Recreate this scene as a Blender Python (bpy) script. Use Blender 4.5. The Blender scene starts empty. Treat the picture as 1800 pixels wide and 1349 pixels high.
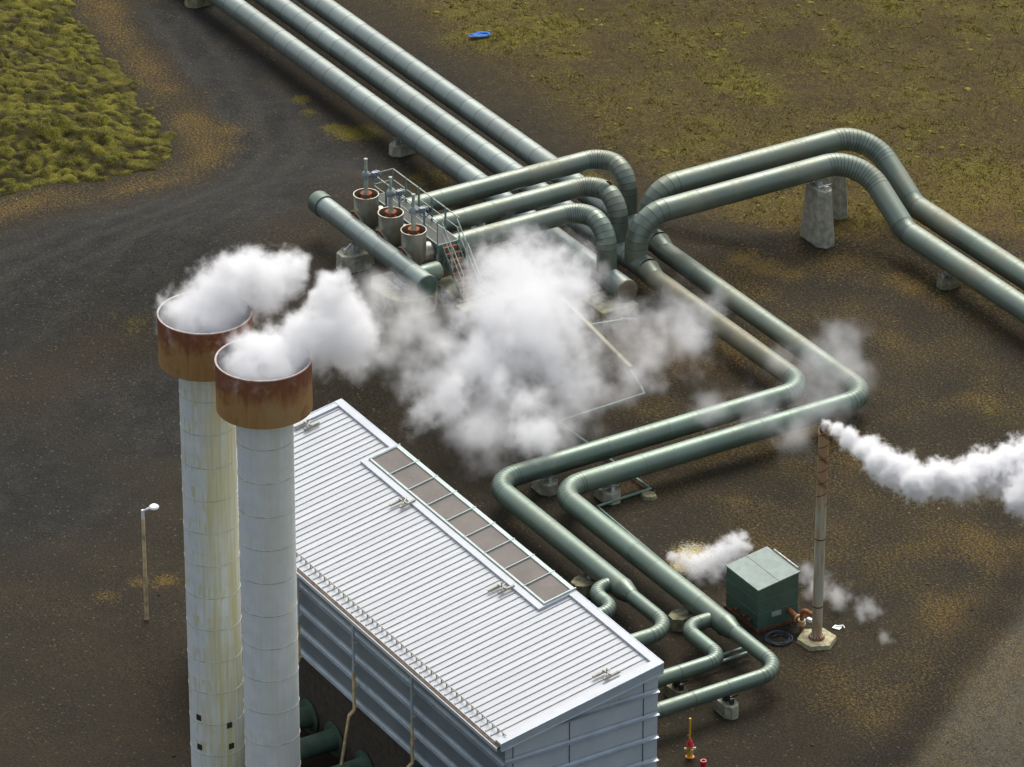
import bpy, bmesh, math, random
import numpy as np
from mathutils import Vector, Matrix
random.seed(7)
rng = np.random.default_rng(11)
scene = bpy.context.scene
COL = scene.collection
PI = math.pi

# ------------------------------------------------------------------ noise helpers (numpy)
def _hash(ix, iy, s):
    h = (ix.astype(np.int64) * 374761393 + iy.astype(np.int64) * 668265263 + s * 982451653) & 0xFFFFFFFF
    h = ((h ^ (h >> 13)) * 1274126177) & 0xFFFFFFFF
    h = h ^ (h >> 16)
    return (h & 0xFFFF) / 65535.0
def vnoise(x, y, s=0):
    x = np.asarray(x, float); y = np.asarray(y, float)
    ix = np.floor(x); iy = np.floor(y); fx = x - ix; fy = y - iy
    fx = fx * fx * (3 - 2 * fx); fy = fy * fy * (3 - 2 * fy)
    a = _hash(ix, iy, s); b = _hash(ix + 1, iy, s); c = _hash(ix, iy + 1, s); d = _hash(ix + 1, iy + 1, s)
    return (a * (1 - fx) + b * fx) * (1 - fy) + (c * (1 - fx) + d * fx) * fy
def fbm(x, y, o=4, s=0):
    v = 0; a = .5; t = 0
    for i in range(o):
        v = v + a * vnoise(x, y, s + i * 17); t += a; a *= .5
        x = np.asarray(x) * 2.03 + 3.1; y = np.asarray(y) * 2.03 + 1.7
    return v / t
def sstep(a, b, v):
    t = np.clip((np.asarray(v, float) - a) / (b - a), 0, 1)
    return t * t * (3 - 2 * t)

def terrain(x, y):
    """Height of the ground: a terrace about 2 m high carries the valve station, the rest is nearly level."""
    x = np.asarray(x, float); y = np.asarray(y, float)
    t = sstep(-25, -14, x) * (1 - sstep(-3.0, 2.2, x)) * sstep(-15, -4, y) * (1 - sstep(2.5, 6.2, y))
    h = 2.02 * t
    far = sstep(14, 40, y - .25 * x) 
    h = h + far * 1.2 * (fbm(x / 9, y / 9, 3, 5) - .35)
    bank = sstep(13.2, 13.9, y - .28 * (x + 8) - .5 * np.sin(x * .9)) * (1 - sstep(14.0, 17.5, y - .28 * (x + 8))) * sstep(-12, -9, x) * (1 - sstep(-5.5, -3.5, x))
    h = h + .22 * bank
    h = h + .05 * (fbm(x / 1.7, y / 1.7, 3, 9) - .5) * sstep(4, 9, np.abs(y + 15) + np.abs(x - 20) * .4)
    return h
def gz(x, y): return float(terrain(x, y))

# ------------------------------------------------------------------ object helpers
WL = {}
def tag(o, label=None, cat=None, group=None, kind=None):
    if label: o['label'] = label
    if cat: o['category'] = cat
    if group: o['group'] = group
    if kind: o['kind'] = kind
    return o
def thing(name, label, cat, loc=(0, 0, 0), group=None):
    o = bpy.data.objects.new(name, None); COL.objects.link(o)
    o.location = loc; WL[o] = Vector(loc); o.empty_display_size = .3
    return tag(o, label, cat, group)

class MB:
    def __init__(s): s.v = []; s.f = []; s.m = []; s.t = []; s.tone = .5
    def add(s, vs, fs, mi=0):
        b = len(s.v); s.v += [Vector(v) for v in vs]
        for f in fs: s.f.append([b + i for i in f]); s.m.append(mi); s.t.append(s.tone)
        return s
    def box(s, c, d, rz=0, mi=0, mat=None):
        x, y, z = d[0] / 2, d[1] / 2, d[2] / 2
        vs = [Vector(p) for p in ((-x, -y, -z), (x, -y, -z), (x, y, -z), (-x, y, -z), (-x, -y, z), (x, -y, z), (x, y, z), (-x, y, z))]
        R = mat if mat is not None else Matrix.Rotation(rz, 3, 'Z')
        vs = [R @ v + Vector(c) for v in vs]
        return s.add(vs, [(0, 3, 2, 1), (4, 5, 6, 7), (0, 1, 5, 4), (1, 2, 6, 5), (2, 3, 7, 6), (3, 0, 4, 7)], mi)
    def beam(s, a, b, w, h, mi=0):
        a = Vector(a); b = Vector(b); d = (b - a); L = d.length; d.normalize()
        up = Vector((0, 0, 1)) if abs(d.z) < .95 else Vector((0, 1, 0))
        n = d.cross(up).normalized(); u = n.cross(d)
        R = Matrix((d, n, u)).transposed()
        return s.box((a + b) / 2, (L, w, h), mat=R, mi=mi)
    def prism(s, poly, z0, z1, k=1.0, c=None, mi=0, tz=None):
        n = len(poly)
        if c is None: c = (sum(p[0] for p in poly) / n, sum(p[1] for p in poly) / n)
        lo = [(p[0], p[1], z0) for p in poly]
        up = [(c[0] + (p[0] - c[0]) * k, c[1] + (p[1] - c[1]) * k, z1 if tz is None else tz(p)) for p in poly]
        fs = [list(range(n))[::-1], [n + i for i in range(n)]] + [(i, (i + 1) % n, n + (i + 1) % n, n + i) for i in range(n)]
        return s.add(lo + up, fs, mi)
    def lathe(s, prof, c, ax=(0, 0, 1), seg=40, mi=0, close=False):
        ax = Vector(ax).normalized(); t = Vector((1, 0, 0)) if abs(ax.x) < .9 else Vector((0, 1, 0))
        u = ax.cross(t).normalized(); w = ax.cross(u); c = Vector(c)
        vs = []; fs = []
        for (r, h) in prof:
            for i in range(seg):
                a = 2 * PI * i / seg
                vs.append(c + ax * h + (u * math.cos(a) + w * math.sin(a)) * r)
        for k in range(len(prof) - 1):
            for i in range(seg):
                j = (i + 1) % seg
                fs.append((k * seg + i, k * seg + j, (k + 1) * seg + j, (k + 1) * seg + i))
        return s.add(vs, fs, mi)
    def tube(s, a, b, r, seg=12, mi=0, r2=None, caps=True):
        a = Vector(a); b = Vector(b); L = (b - a).length; r2 = r if r2 is None else r2
        prof = [(r, 0), (r2, L)]
        if caps: prof = [(0.0005, 0)] + prof + [(0.0005, L)]
        return s.lathe(prof, a, b - a, seg, mi)
    def poly_tube(s, pts, r, seg=8, mi=0):
        for a, b in zip(pts[:-1], pts[1:]): s.tube(a, b, r, seg, mi)
        for p in pts[1:-1]: s.ball(p, r * 1.0, mi)
        return s
    def ball(s, c, r, mi=0, seg=10):
        prof = [(max(.0005, r * math.sin(PI * k / 6)), -r * math.cos(PI * k / 6)) for k in range(7)]
        return s.lathe(prof, c, (0, 0, 1), seg, mi)
    def torus(s, c, ax, R, r, seg=28, sub=8, mi=0):
        prof = [(R + r * math.cos(2 * PI * k / sub), r * math.sin(2 * PI * k / sub)) for k in range(sub + 1)]
        return s.lathe(prof, c, ax, seg, mi)
    def build(s, name, mats, parent=None, loc=None, ang=35, smooth=True):
        base = WL[parent] if parent is not None else Vector(loc or (0, 0, 0))
        me = bpy.data.meshes.new(name)
        me.from_pydata([tuple(v - base) for v in s.v], [], s.f); me.update()
        bm = bmesh.new(); bm.from_mesh(me); bmesh.ops.recalc_face_normals(bm, faces=bm.faces); bm.to_mesh(me); bm.free()
        mats = mats if isinstance(mats, (list, tuple)) else [mats]
        for m in mats: me.materials.append(m)
        me.polygons.foreach_set('material_index', np.array(s.m, dtype=np.int32))
        if any(v != .5 for v in s.t):
            at = me.attributes.new('tone', 'FLOAT', 'FACE'); at.data.foreach_set('value', np.array(s.t, dtype=np.float32))
        if smooth:
            me.polygons.foreach_set('use_smooth', np.ones(len(s.f), dtype=bool)); me.set_sharp_from_angle(angle=math.radians(ang))
        o = bpy.data.objects.new(name, me); COL.objects.link(o)
        WL[o] = base.copy()
        if parent is not None: o.parent = parent
        else: o.location = base
        return o

# ------------------------------------------------------------------ materials
def new_mat(name):
    m = bpy.data.materials.new(name); m.use_nodes = True
    nt = m.node_tree; b = nt.nodes['Principled BSDF']
    return m, nt, b
class NG:
    """tiny helper for wiring nodes"""
    def __init__(s, nt): s.t = nt; s.N = nt.nodes; s.L = nt.links
    def put(s, sock, v):
        if hasattr(v, 'is_linked'): s.L.new(v, sock)
        else: sock.default_value = v
    def math(s, op, a, b=None, c=None, clamp=False):
        n = s.N.new('ShaderNodeMath'); n.operation = op; n.use_clamp = clamp
        for i, v in enumerate((a, b, c)):
            if v is not None: s.put(n.inputs[i], v)
        return n.outputs[0]
    def noise(s, vec, scale, detail=3, rough=.55, out=0):
        n = s.N.new('ShaderNodeTexNoise'); n.inputs['Scale'].default_value = scale; n.inputs['Detail'].default_value = detail; n.inputs['Roughness'].default_value = rough
        if vec is not None: s.L.new(vec, n.inputs['Vector'])
        return n.outputs[out]
    def mapping(s, vec, sc):
        n = s.N.new('ShaderNodeMapping'); n.inputs['Scale'].default_value = sc; s.L.new(vec, n.inputs['Vector']); return n.outputs[0]
    def rng(s, v, a, b, c=0., d=1., smooth=True):
        n = s.N.new('ShaderNodeMapRange'); n.interpolation_type = 'SMOOTHSTEP' if smooth else 'LINEAR'
        s.put(n.inputs['Value'], v)
        for k, q in (('From Min', a), ('From Max', b), ('To Min', c), ('To Max', d)): s.put(n.inputs[k], q)
        return n.outputs[0]
    def mix(s, f, a, b, mode='MIX'):
        n = s.N.new('ShaderNodeMix'); n.data_type = 'RGBA'; n.blend_type = mode
        s.put(n.inputs[0], f)
        for i, v in ((6, a), (7, b)):
            if not hasattr(v, 'is_linked'): v = tuple(v) + ((1.,) if len(v) == 3 else ())
            s.put(n.inputs[i], v)
        return n.outputs[2]
    def pos(s): return s.N.new('ShaderNodeNewGeometry').outputs['Position']
    def obj(s): return s.N.new('ShaderNodeTexCoord').outputs['Object']
    def sep(s, v):
        n = s.N.new('ShaderNodeSeparateXYZ'); s.L.new(v, n.inputs[0]); return n.outputs
    def attr(s, name):
        n = s.N.new('ShaderNodeVertexColor'); n.layer_name = name; return n.outputs[0]
    def sepc(s, v):
        n = s.N.new('ShaderNodeSeparateColor'); s.L.new(v, n.inputs[0]); return n.outputs
    def bump(s, h, strength=.5, dist=.02):
        n = s.N.new('ShaderNodeBump'); n.inputs['Strength'].default_value = strength; n.inputs['Distance'].default_value = dist
        s.L.new(h, n.inputs['Height']); return n.outputs[0]

def simple(name, col, rough=.6, metal=0., var=.25, scale=3., spec=.5, bump=0.):
    m, nt, b = new_mat(name); g = NG(nt)
    p = g.pos(); n = g.noise(p, scale, 4)
    c = g.mix(g.rng(n, .3, .7), [x * (1 - var) for x in col], [min(1, x * (1 + var)) for x in col])
    nt.links.new(c, b.inputs['Base Color'])
    b.inputs['Metallic'].default_value = metal; b.inputs['Specular IOR Level'].default_value = spec
    nt.links.new(g.rng(g.noise(p, scale * 2.3, 3), .25, .75, max(.02, rough - .08), min(1, rough + .08)), b.inputs['Roughness'])
    if bump: nt.links.new(g.bump(g.noise(p, scale * 8, 3), .5, bump), b.inputs['Normal'])
    return m

def pipe_paint(name, col, dust, dust_amt, rough=.33, metal=.48):
    m, nt, b = new_mat(name); g = NG(nt); p = g.pos()
    tn = g.N.new('ShaderNodeAttribute'); tn.attribute_name = 'tone'; tone = tn.outputs['Fac']
    big = g.noise(p, .45, 4); fine = g.noise(g.mapping(p, (1.5, 1.5, .6)), 3.5, 5, .65)
    c = g.mix(tone, [x * .86 for x in col], [x * 1.12 for x in col])
    c = g.mix(g.rng(fine, .3, .75, 0., .14), c, [x * .8 for x in col])
    d = g.math('MULTIPLY', g.rng(g.math('ADD', big, g.math('MULTIPLY', fine, .35)), .55, .95), dust_amt)
    c = g.mix(d, c, dust)
    nt.links.new(c, b.inputs['Base Color'])
    r = g.math('ADD', g.math('ADD', g.rng(fine, .2, .8, rough - .05, rough + .07), g.math('MULTIPLY', d, .25)), g.math('MULTIPLY_ADD', tone, .08, -.04))
    nt.links.new(r, b.inputs['Roughness'])
    nt.links.new(g.math('MULTIPLY_ADD', d, -metal * .6, metal), b.inputs['Metallic'])
    b.inputs['Specular IOR Level'].default_value = .5
    nt.links.new(g.bump(g.noise(p, 1.3, 2), .10, .04), b.inputs['Normal'])
    return m
GREEN = (.105, .155, .125)
M = {}
M['pipe'] = pipe_paint('green_pipe_paint', (.220, .262, .242), (.22, .225, .18), .35, .36)
M['pipe_mid'] = pipe_paint('worn_green_pipe_paint', (.165, .205, .166), (.21, .20, .13), .65, .38)
M['pipe_tan'] = pipe_paint('dusty_green_pipe_paint', (.15, .155, .105), (.20, .17, .10), .9, .45, .35)
M['pipe_low'] = pipe_paint('fresh_green_pipe_paint', (.140, .195, .155), (.20, .21, .15), .35, .38)
M['seam'] = simple('dark_lap_seam', (.038, .052, .046), .45, .2)
M['seam_lt'] = simple('pale_lap_seam', (.15, .185, .145), .45)
M['seam_mid'] = simple('mid_lap_seam', (.085, .105, .094), .45, .2)
M['cap'] = simple('dull_green_end_cap', (.055, .095, .068), .5, scale=2)
M['cap_tan'] = simple('dusty_brown_end_cap', (.16, .14, .09), .6, scale=2)
M['concrete'] = simple('weathered_concrete', (.33, .32, .24), .85, var=.28, scale=3.2, bump=.01)
M['concrete_moss'] = simple('mossy_concrete', (.21, .20, .115), .9, var=.45, scale=3.5, bump=.012)
M['galv'] = simple('galvanised_steel', (.50, .55, .57), .45, .6, scale=5)
M['steel_white'] = simple('pale_steel_bracket', (.48, .50, .47), .5, .2, scale=5)
M['anchor'] = simple('weathered_anchor', (.33, .325, .27), .6)
M['silver'] = simple('stainless_cladding', (.34, .32, .255), .36, .55, var=.14, scale=2.5)
M['silver_in'] = simple('shaded_stainless_lining', (.32, .30, .28), .4, .8, scale=3)
M['rust'] = simple('orange_rust', (.26, .085, .028), .85, var=.4, scale=6)
M['rust_dk'] = simple('dark_rust', (.12, .045, .02), .85, var=.4, scale=6)
M['valve'] = simple('blue_grey_valve_paint', (.21, .245, .25), .45, scale=6)
M['wheel'] = simple('blue_handwheel_paint', (.07, .11, .19), .4, scale=6)
M['yoke'] = simple('pale_green_yoke_paint', (.32, .36, .29), .5, scale=6)
M['rail'] = simple('green_handrail_paint', (.16, .235, .21), .4, scale=6)
M['rail_lt'] = simple('worn_handrail_top', (.42, .47, .40), .4, scale=6)
M['grating'] = simple('dark_steel_grating', (.05, .055, .045), .7, scale=6)
M['tread'] = simple('rusty_stair_tread', (.20, .082, .036), .85, var=.4, scale=9)
M['red'] = simple('red_paint', (.50, .012, .03), .35, scale=6, var=.12)
M['yellow'] = simple('yellow_paint', (.75, .42, .015), .35, scale=6, var=.12)
M['white'] = simple('white_paint', (.75, .76, .76), .4, scale=6, var=.08)
M['black'] = simple('black_metal', (.02, .022, .025), .5, scale=6)
M['thin'] = simple('green_small_pipe_paint', (.13, .20, .155), .4, scale=4)
M['thin_tan'] = simple('lichen_stained_duct', (.30, .285, .18), .8, var=.3, scale=3)
M['stain_tan'] = simple('stained_tan_pole', (.52, .40, .22), .6, var=.35, scale=3)
M['hose'] = simple('dark_blue_hose', (.012, .026, .045), .4, scale=6)
M['tarp'] = simple('bright_blue_plastic', (.006, .12, .45), .75, scale=6)
M['hut'] = simple('green_hut_cladding', (.060, .110, .082), .5, var=.14, scale=2)
M['hut_roof'] = simple('green_hut_roof_sheet', (.15, .215, .185), .5, var=.1, scale=2)
M['seam_hut'] = simple('green_panel_joint', (.10, .16, .12), .5)
M['wall'] = None

def cladding(name, c0, c1):
    m, nt, b = new_mat(name); g = NG(nt); p = g.pos()
    x = g.sep(p)
    rib = g.math('SINE', g.math('MULTIPLY', g.math('ADD', x[0], x[1]), 2 * PI / .12))
    c = g.mix(g.rng(g.noise(p, .8, 4), .3, .7), c0, c1)
    nt.links.new(c, b.inputs['Base Color']); b.inputs['Roughness'].default_value = .42; b.inputs['Metallic'].default_value = .15
    nt.links.new(g.bump(rib, .2, .005), b.inputs['Normal'])
    return m
M['wall'] = cladding('slate_wall_cladding', (.15, .18, .20), (.18, .21, .235))
M['wall_end'] = cladding('paler_gable_cladding', (.42, .49, .545), (.48, .55, .60))  # same cladding shader as the long walls, in a paler tone
M['ledge'] = simple('pale_blue_grey_flashing', (.34, .40, .44), .35, .3, var=.1, scale=1.5)
M['fascia'] = simple('blue_grey_fascia', (.36, .43, .48), .4, .2, var=.08, scale=1.5)
M['roof_trim'] = simple('white_roof_trim', (.45, .48, .51), .4, .0, var=.05, scale=1.5)
M['gutter'] = simple('dirty_brown_gutter', (.075, .05, .028), .8, var=.4, scale=5)
M['base'] = simple('dark_brown_base_wall', (.045, .035, .025), .9, var=.3, scale=4)
M['frame'] = simple('pale_green_skylight_frame', (.44, .52, .49), .4, var=.1, scale=3)
def roofmat():
    m, nt, b = new_mat('white_standing_seam_roof'); g = NG(nt); p = g.pos(); s = g.sep(p)
    streak = g.noise(g.mapping(p, (6, .35, .35)), 1.0, 4, .6)
    c = g.mix(g.rng(streak, .3, .72), (.40, .42, .435), (.475, .495, .505))
    spots = g.rng(g.noise(p, 7, 3, .7), .62, .74)
    c = g.mix(g.math('MULTIPLY', spots, .25), c, (.45, .46, .44))
    nt.links.new(c, b.inputs['Base Color']); b.inputs['Roughness'].default_value = .45
    return m
M['roof'] = roofmat()
M['roof_rib'] = simple('roof_seam', (.34, .36, .385), .5, var=.15, scale=3)
def pane():
    m, nt, b = new_mat('brown_tinted_skylight_pane'); g = NG(nt); p = g.pos()
    c = g.mix(g.rng(g.noise(p, .7, 4), .3, .7), (.082, .068, .058), (.115, .097, .083))
    c = g.mix(g.math('MULTIPLY', g.rng(g.noise(p, 9, 3, .7), .5, .8), .25), c, (.30, .23, .16))
    nt.links.new(c, b.inputs['Base Color']); b.inputs['Roughness'].default_value = .5; b.inputs['Specular IOR Level'].default_value = .35
    return m
M['pane'] = pane()
def hood_rust():
    m, nt, b = new_mat('rusted_steel_hood'); g = NG(nt); p = g.obj(); s = g.sep(p)
    h = g.rng(s[2], 17.4, 19.2, 0., 1., False)
    n1 = g.noise(g.mapping(p, (1.2, 1.2, .45)), 1.1, 5, .6); n2 = g.noise(g.mapping(p, (6, 6, .5)), 1.0, 4, .6)
    e = g.math('ADD', g.math('ADD', h, g.math('MULTIPLY', g.math('SUBTRACT', n1, .5), 1.0)), g.math('MULTIPLY', g.math('SUBTRACT', n2, .5), .9))
    c = g.mix(g.rng(e, .40, .80), (.36, .205, .075), (.215, .075, .034))
    n3 = g.noise(p, .9, 5, .65); c = g.mix(g.math('MULTIPLY', g.rng(n3, .52, .66), .55), c, (.34, .25, .13)); c = g.mix(g.math('MULTIPLY', g.rng(n3, .46, .34), .5), c, (.10, .05, .022))
    c = g.mix(g.math('MULTIPLY', g.rng(g.math('MULTIPLY_ADD', n1, .6, g.math('MULTIPLY', n2, .4)), .5, .68), .45), c, (.30, .21, .10))
    c = g.mix(g.math('MULTIPLY', g.rng(n2, .5, .25), .2), c, (.06, .03, .012))
    nt.links.new(c, b.inputs['Base Color']); b.inputs['Roughness'].default_value = .75; b.inputs['Specular IOR Level'].default_value = .3
    return m
M['hood'] = hood_rust()
M['hood_in'] = simple('hood_lining', (.20, .20, .22), .8, scale=3)
M['rim'] = simple('pale_hood_rim', (.36, .30, .27), .5, scale=5)
def shaft_paint(name, amt):
    m, nt, b = new_mat(name); g = NG(nt); p = g.obj(); s = g.sep(p)
    ang = g.math('ARCTAN2', s[1], s[0])
    cb = g.N.new('ShaderNodeCombineXYZ'); g.put(cb.inputs[0], g.math('MULTIPLY', ang, 3.2)); g.put(cb.inputs[1], g.math('MULTIPLY', s[2], .12)); cb.inputs[2].default_value = 3.7
    st = g.noise(cb.outputs[0], 1.6, 6, .62)
    # each ring of plates is about 1.29 m; streaks start at its upper joint and fade downwards
    fr = g.math('FRACT', g.math('DIVIDE', s[2], 1.29))
    cb2 = g.N.new('ShaderNodeCombineXYZ'); g.put(cb2.inputs[0], g.math('MULTIPLY', ang, 5.5)); g.put(cb2.inputs[1], g.math('MULTIPLY', g.math('FLOOR', g.math('DIVIDE', s[2], 1.29)), 1.0)); g.put(cb2.inputs[2], g.math('MULTIPLY', s[2], .8))
    st2 = g.noise(cb2.outputs[0], 1.5, 5, .6)
    side = g.rng(g.math('COSINE', g.math('SUBTRACT', ang, .25)), -.2, 1.)
    k = g.math('ADD', g.math('MULTIPLY', st, .9), g.math('MULTIPLY', side, .22))
    f1 = g.math('MULTIPLY', g.rng(k, .47, .80), .95)
    f2 = g.math('MULTIPLY', g.rng(g.math('ADD', st2, g.math('MULTIPLY', fr, .14)), .58, .74), .75)
    f = g.math('MULTIPLY', g.math('MAXIMUM', f1, f2), amt)
    base = g.mix(g.rng(g.noise(p, 1.5, 4), .3, .7), (.62, .675, .675), (.71, .75, .74))
    c = g.mix(f, base, (.58, .52, .25))
    c = g.mix(g.math('MULTIPLY', g.rng(st2, .68, .8), amt * .6), c, (.22, .14, .04))
    nt.links.new(c, b.inputs['Base Color']); b.inputs['Roughness'].default_value = .55; b.inputs['Specular IOR Level'].default_value = .35
    return m
M['shaft_a'] = shaft_paint('stained_chimney_paint', 1.0)
M['shaft_b'] = shaft_paint('pale_chimney_paint', .38)
M['band'] = simple('chimney_joint_band', (.46, .49, .42), .5, scale=4)
def ventpole():
    m, nt, b = new_mat('rust_streaked_steel_pole'); g = NG(nt); p = g.obj(); s = g.sep(p)
    ang = g.math('ARCTAN2', s[1], s[0])
    spiral = g.math('SINE', g.math('ADD', ang, g.math('MULTIPLY', s[2], 6.0)))
    up = g.rng(s[2], 5.2, 7.4)
    n = g.noise(g.mapping(p, (5, 5, .5)), 1.5, 5, .6)
    f = g.rng(g.math('ADD', n, g.math('MULTIPLY', up, .32)), .42, .68)
    c = g.mix(f, (.46, .44, .34), (.36, .235, .12))
    c = g.mix(g.math('MULTIPLY', g.math('MULTIPLY', g.rng(spiral, .75, .98), up), .7), c, (.07, .04, .02))
    nt.links.new(c, b.inputs['Base Color']); b.inputs['Roughness'].default_value = .55; b.inputs['Metallic'].default_value = .2
    return m
M['vent'] = ventpole()

# ------------------------------------------------------------------ camera, light, sky
cam = bpy.data.objects.new('camera', bpy.data.cameras.new('camera')); COL.objects.link(cam)
R0 = Vector((.52141454, .85330171, .00175056)); R1 = Vector((.40392909, -.24501488, -.88136769)); R2 = Vector((-.75164364, .46026503, -.47242771))
mw = Matrix((R0, -R1, -R2)).transposed().to_4x4(); mw.translation = Vector((157.845165, -96.655656, 99.209818))
cam.matrix_world = mw
cam.data.sensor_fit = 'HORIZONTAL'; cam.data.sensor_width = 36; cam.data.lens = 9020 / 1800 * 36
cam.data.clip_start = 1; cam.data.clip_end = 6000
scene.camera = cam
SUN = Vector((-.46, .42, .80)).normalized()
w = bpy.data.worlds.new('World'); scene.world = w; w.use_nodes = True
sky = w.node_tree.nodes.new('ShaderNodeTexSky'); sky.sky_type = 'NISHITA'; sky.sun_disc = False
sky.sun_elevation = math.asin(SUN.z); sky.sun_rotation = math.atan2(SUN.x, SUN.y); sky.dust_density = 5; sky.air_density = 1.2; sky.ozone_density = 1.0
hs = w.node_tree.nodes.new('ShaderNodeHueSaturation'); hs.inputs['Saturation'].default_value = .52; w.node_tree.links.new(sky.outputs[0], hs.inputs['Color']); w.node_tree.links.new(hs.outputs[0], w.node_tree.nodes['Background'].inputs[0]); w.node_tree.nodes['Background'].inputs[1].default_value = .15
sd = bpy.data.lights.new('sun', 'SUN'); sd.energy = 1.15; sd.angle = math.radians(34); sd.color = (1., .955, .88)
so = bpy.data.objects.new('sun', sd); COL.objects.link(so); so.rotation_euler = SUN.to_track_quat('Z', 'Y').to_euler(); so.location = (0, 0, 80)
scene.view_settings.view_transform = 'Standard'; scene.view_settings.look = 'None'; scene.view_settings.gamma = 1; scene.view_settings.exposure = 0.5
scene.cycles.volume_bounces = 9; scene.cycles.max_bounces = 12; scene.cycles.transparent_max_bounces = 16
scene.cycles.volume_max_steps = 512
scene.cycles.caustics_reflective = False; scene.cycles.caustics_refractive = False

# ------------------------------------------------------------------ ground
OUT = [(-62, 4.5), (-50, 3.2), (-43.9, 2.1), (-38.7, 1.2), (-32.8, .06), (-27.9, -.64), (-26.4, -1.3), (-25.2, -2.95), (-25.6, -5.6), (-26.4, -8.), (-26.5, -10.1), (-26.2, -15), (-28, -30), (-62, -30)]
def poly_sd(x, y, P):
    d = np.full(x.shape, 1e9); inside = np.zeros(x.shape, bool)
    for (ax, ay), (bx, by) in zip(P, P[1:] + P[:1]):
        ex, ey = bx - ax, by - ay
        t = np.clip(((x - ax) * ex + (y - ay) * ey) / (ex * ex + ey * ey), 0, 1)
        d = np.minimum(d, np.hypot(x - ax - t * ex, y - ay - t * ey))
        c = ((ay > y) != (by > y)) & (x < (bx - ax) * (y - ay) / (by - ay + 1e-12) + ax)
        inside ^= c
    return np.where(inside, d, -d)
MOSS = [(-28.4, 6.1, .8, .8), (-26.9, 5.7, .7, .8), (-25., 5.8, .8, .9), (-24.2, 6.1, 1.1, 1), (-23.9, 6.8, 1.2, .9), (-17.9, 7., 1.6, .9), (-17., 6.7, 1.2, .7), (-11.7, -11.2, 1, .7), (-11.2, -11.8, .7, .6), (-14.8, 13.1, .8, .9), (-13.9, 13.2, .8, .8), (10.2, -6.2, 1, .6), (15.9, -10.1, .8, .5), (7.6, .9, .5, .4), (12.6, 15.5, 3, .6), (7.1, 18.9, 2, .3), (15.4, -3.5, .4, .8), (20.3, 4.5, 3, .35), (19.1, 7.5, 2.5, .4), (13.1, 7.3, 2., .25), (-13.1, -11.5, .6, .5), (-29.9, 17.6, 3.5, 1), (-29.3, 19.8, 3, 1), (-26.6, 19.4, 2.5, .8), (-22.1, 24.3, 3, .8), (-19.5, 23.8, 2.5, .9), (-17.4, 23.7, 2, .8), (-24.5, 24., 3, .6), (-23.2, 35., 2.5, .9), (-21.5, 35.2, 2, .8), (-18.5, 36.4, 2.5, .7), (-15.8, 36., 2, .6), (-32.4, 19.8, 3, .8), (-22.2, 19.4, 2, .6), (-19.9, 20.7, 2, .7), (-13.3, 24.6, 2, .3), (-9.6, 28.3, 3, .45), (-4.9, 27.1, 3, .4)]
ORANGE = [(-4.5, 14.5, 1.2, .8), (-3.3, 14.8, 1.2, .9), (-2.3, 15.3, 1.2, .8), (.4, 18.9, 1, .8), (1.4, 19., 1.3, .8), (3.1, 19.2, 1.5, .6), (1.9, 15.7, 2.5, .5), (6.8, 16.5, 4, .45), (4.8, 15.1, 3, .4), (.6, 9.1, 1.8, .6), (.5, 8., 1.5, .5), (16.8, 10.8, 3, .5), (17.3, 8., 3, .5), (18.3, 5.4, 3, .4), (19.6, 3.4, 2.5, .35), (6.3, -20.6, .5, .8), (6.6, -22.1, .8, .6), (6.7, -19.6, .6, .8), (6.8, -20.2, .6, .5), (-27.2, 1.6, 1.6, .55), (-25.8, .6, 1.5, .5), (-24.4, -.5, 1.3, .4), (10.2, -.2, 2, .4), (10.6, 1.4, 2, .4), (11.4, 9., 1.2, .25), (13.7, 2.1, 3, .3), (16.2, -.6, 1, .8), (15.1, -.7, .6, .7), (11.4, 16.4, 2.5, .4)]
GREY = [(-46, 6, 4, 1), (-38.5, 4.7, 4, 1), (-33.7, 4., 4, 1), (-29.1, 3.2, 4, 1), (-25.6, 3.1, 4, 1), (-22.3, 1.8, 5, 1), (-19.1, -1.7, 5, 1), (-18.6, -5.1, 6, 1), (-18.8, -8.6, 6, 1), (-18.8, -11.8, 6, 1), (-18, -17, 7, 1), (-15.1, -7.7, 6, .8), (-21.5, 4.2, 3, .8), (-5, -14, 7, .7), (-3, -22, 8, .8)]
DARKS = [(-17.6, .3, 1.3, .9), (-17., -.4, 1, .8), (-7.2, 14.8, 1, .6), (-6.4, 15.5, 1, .7), (-5.5, 16., .8, .6), (-7.9, 14.1, .8, .6)]
def spots(x, y, L):
    v = np.zeros_like(x)
    for (a, b, r, s) in L:
        v = np.maximum(v, s * np.exp(-((x - a) ** 2 + (y - b) ** 2) / (r * r * .9)))
    return v
def hill_region(x, y):
    a = np.where(x < -8, 12.3 + 0 * x, 12.3 + (x + 8) * 1.25)
    return sstep(0, 5, y - np.minimum(a, 24))
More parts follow.
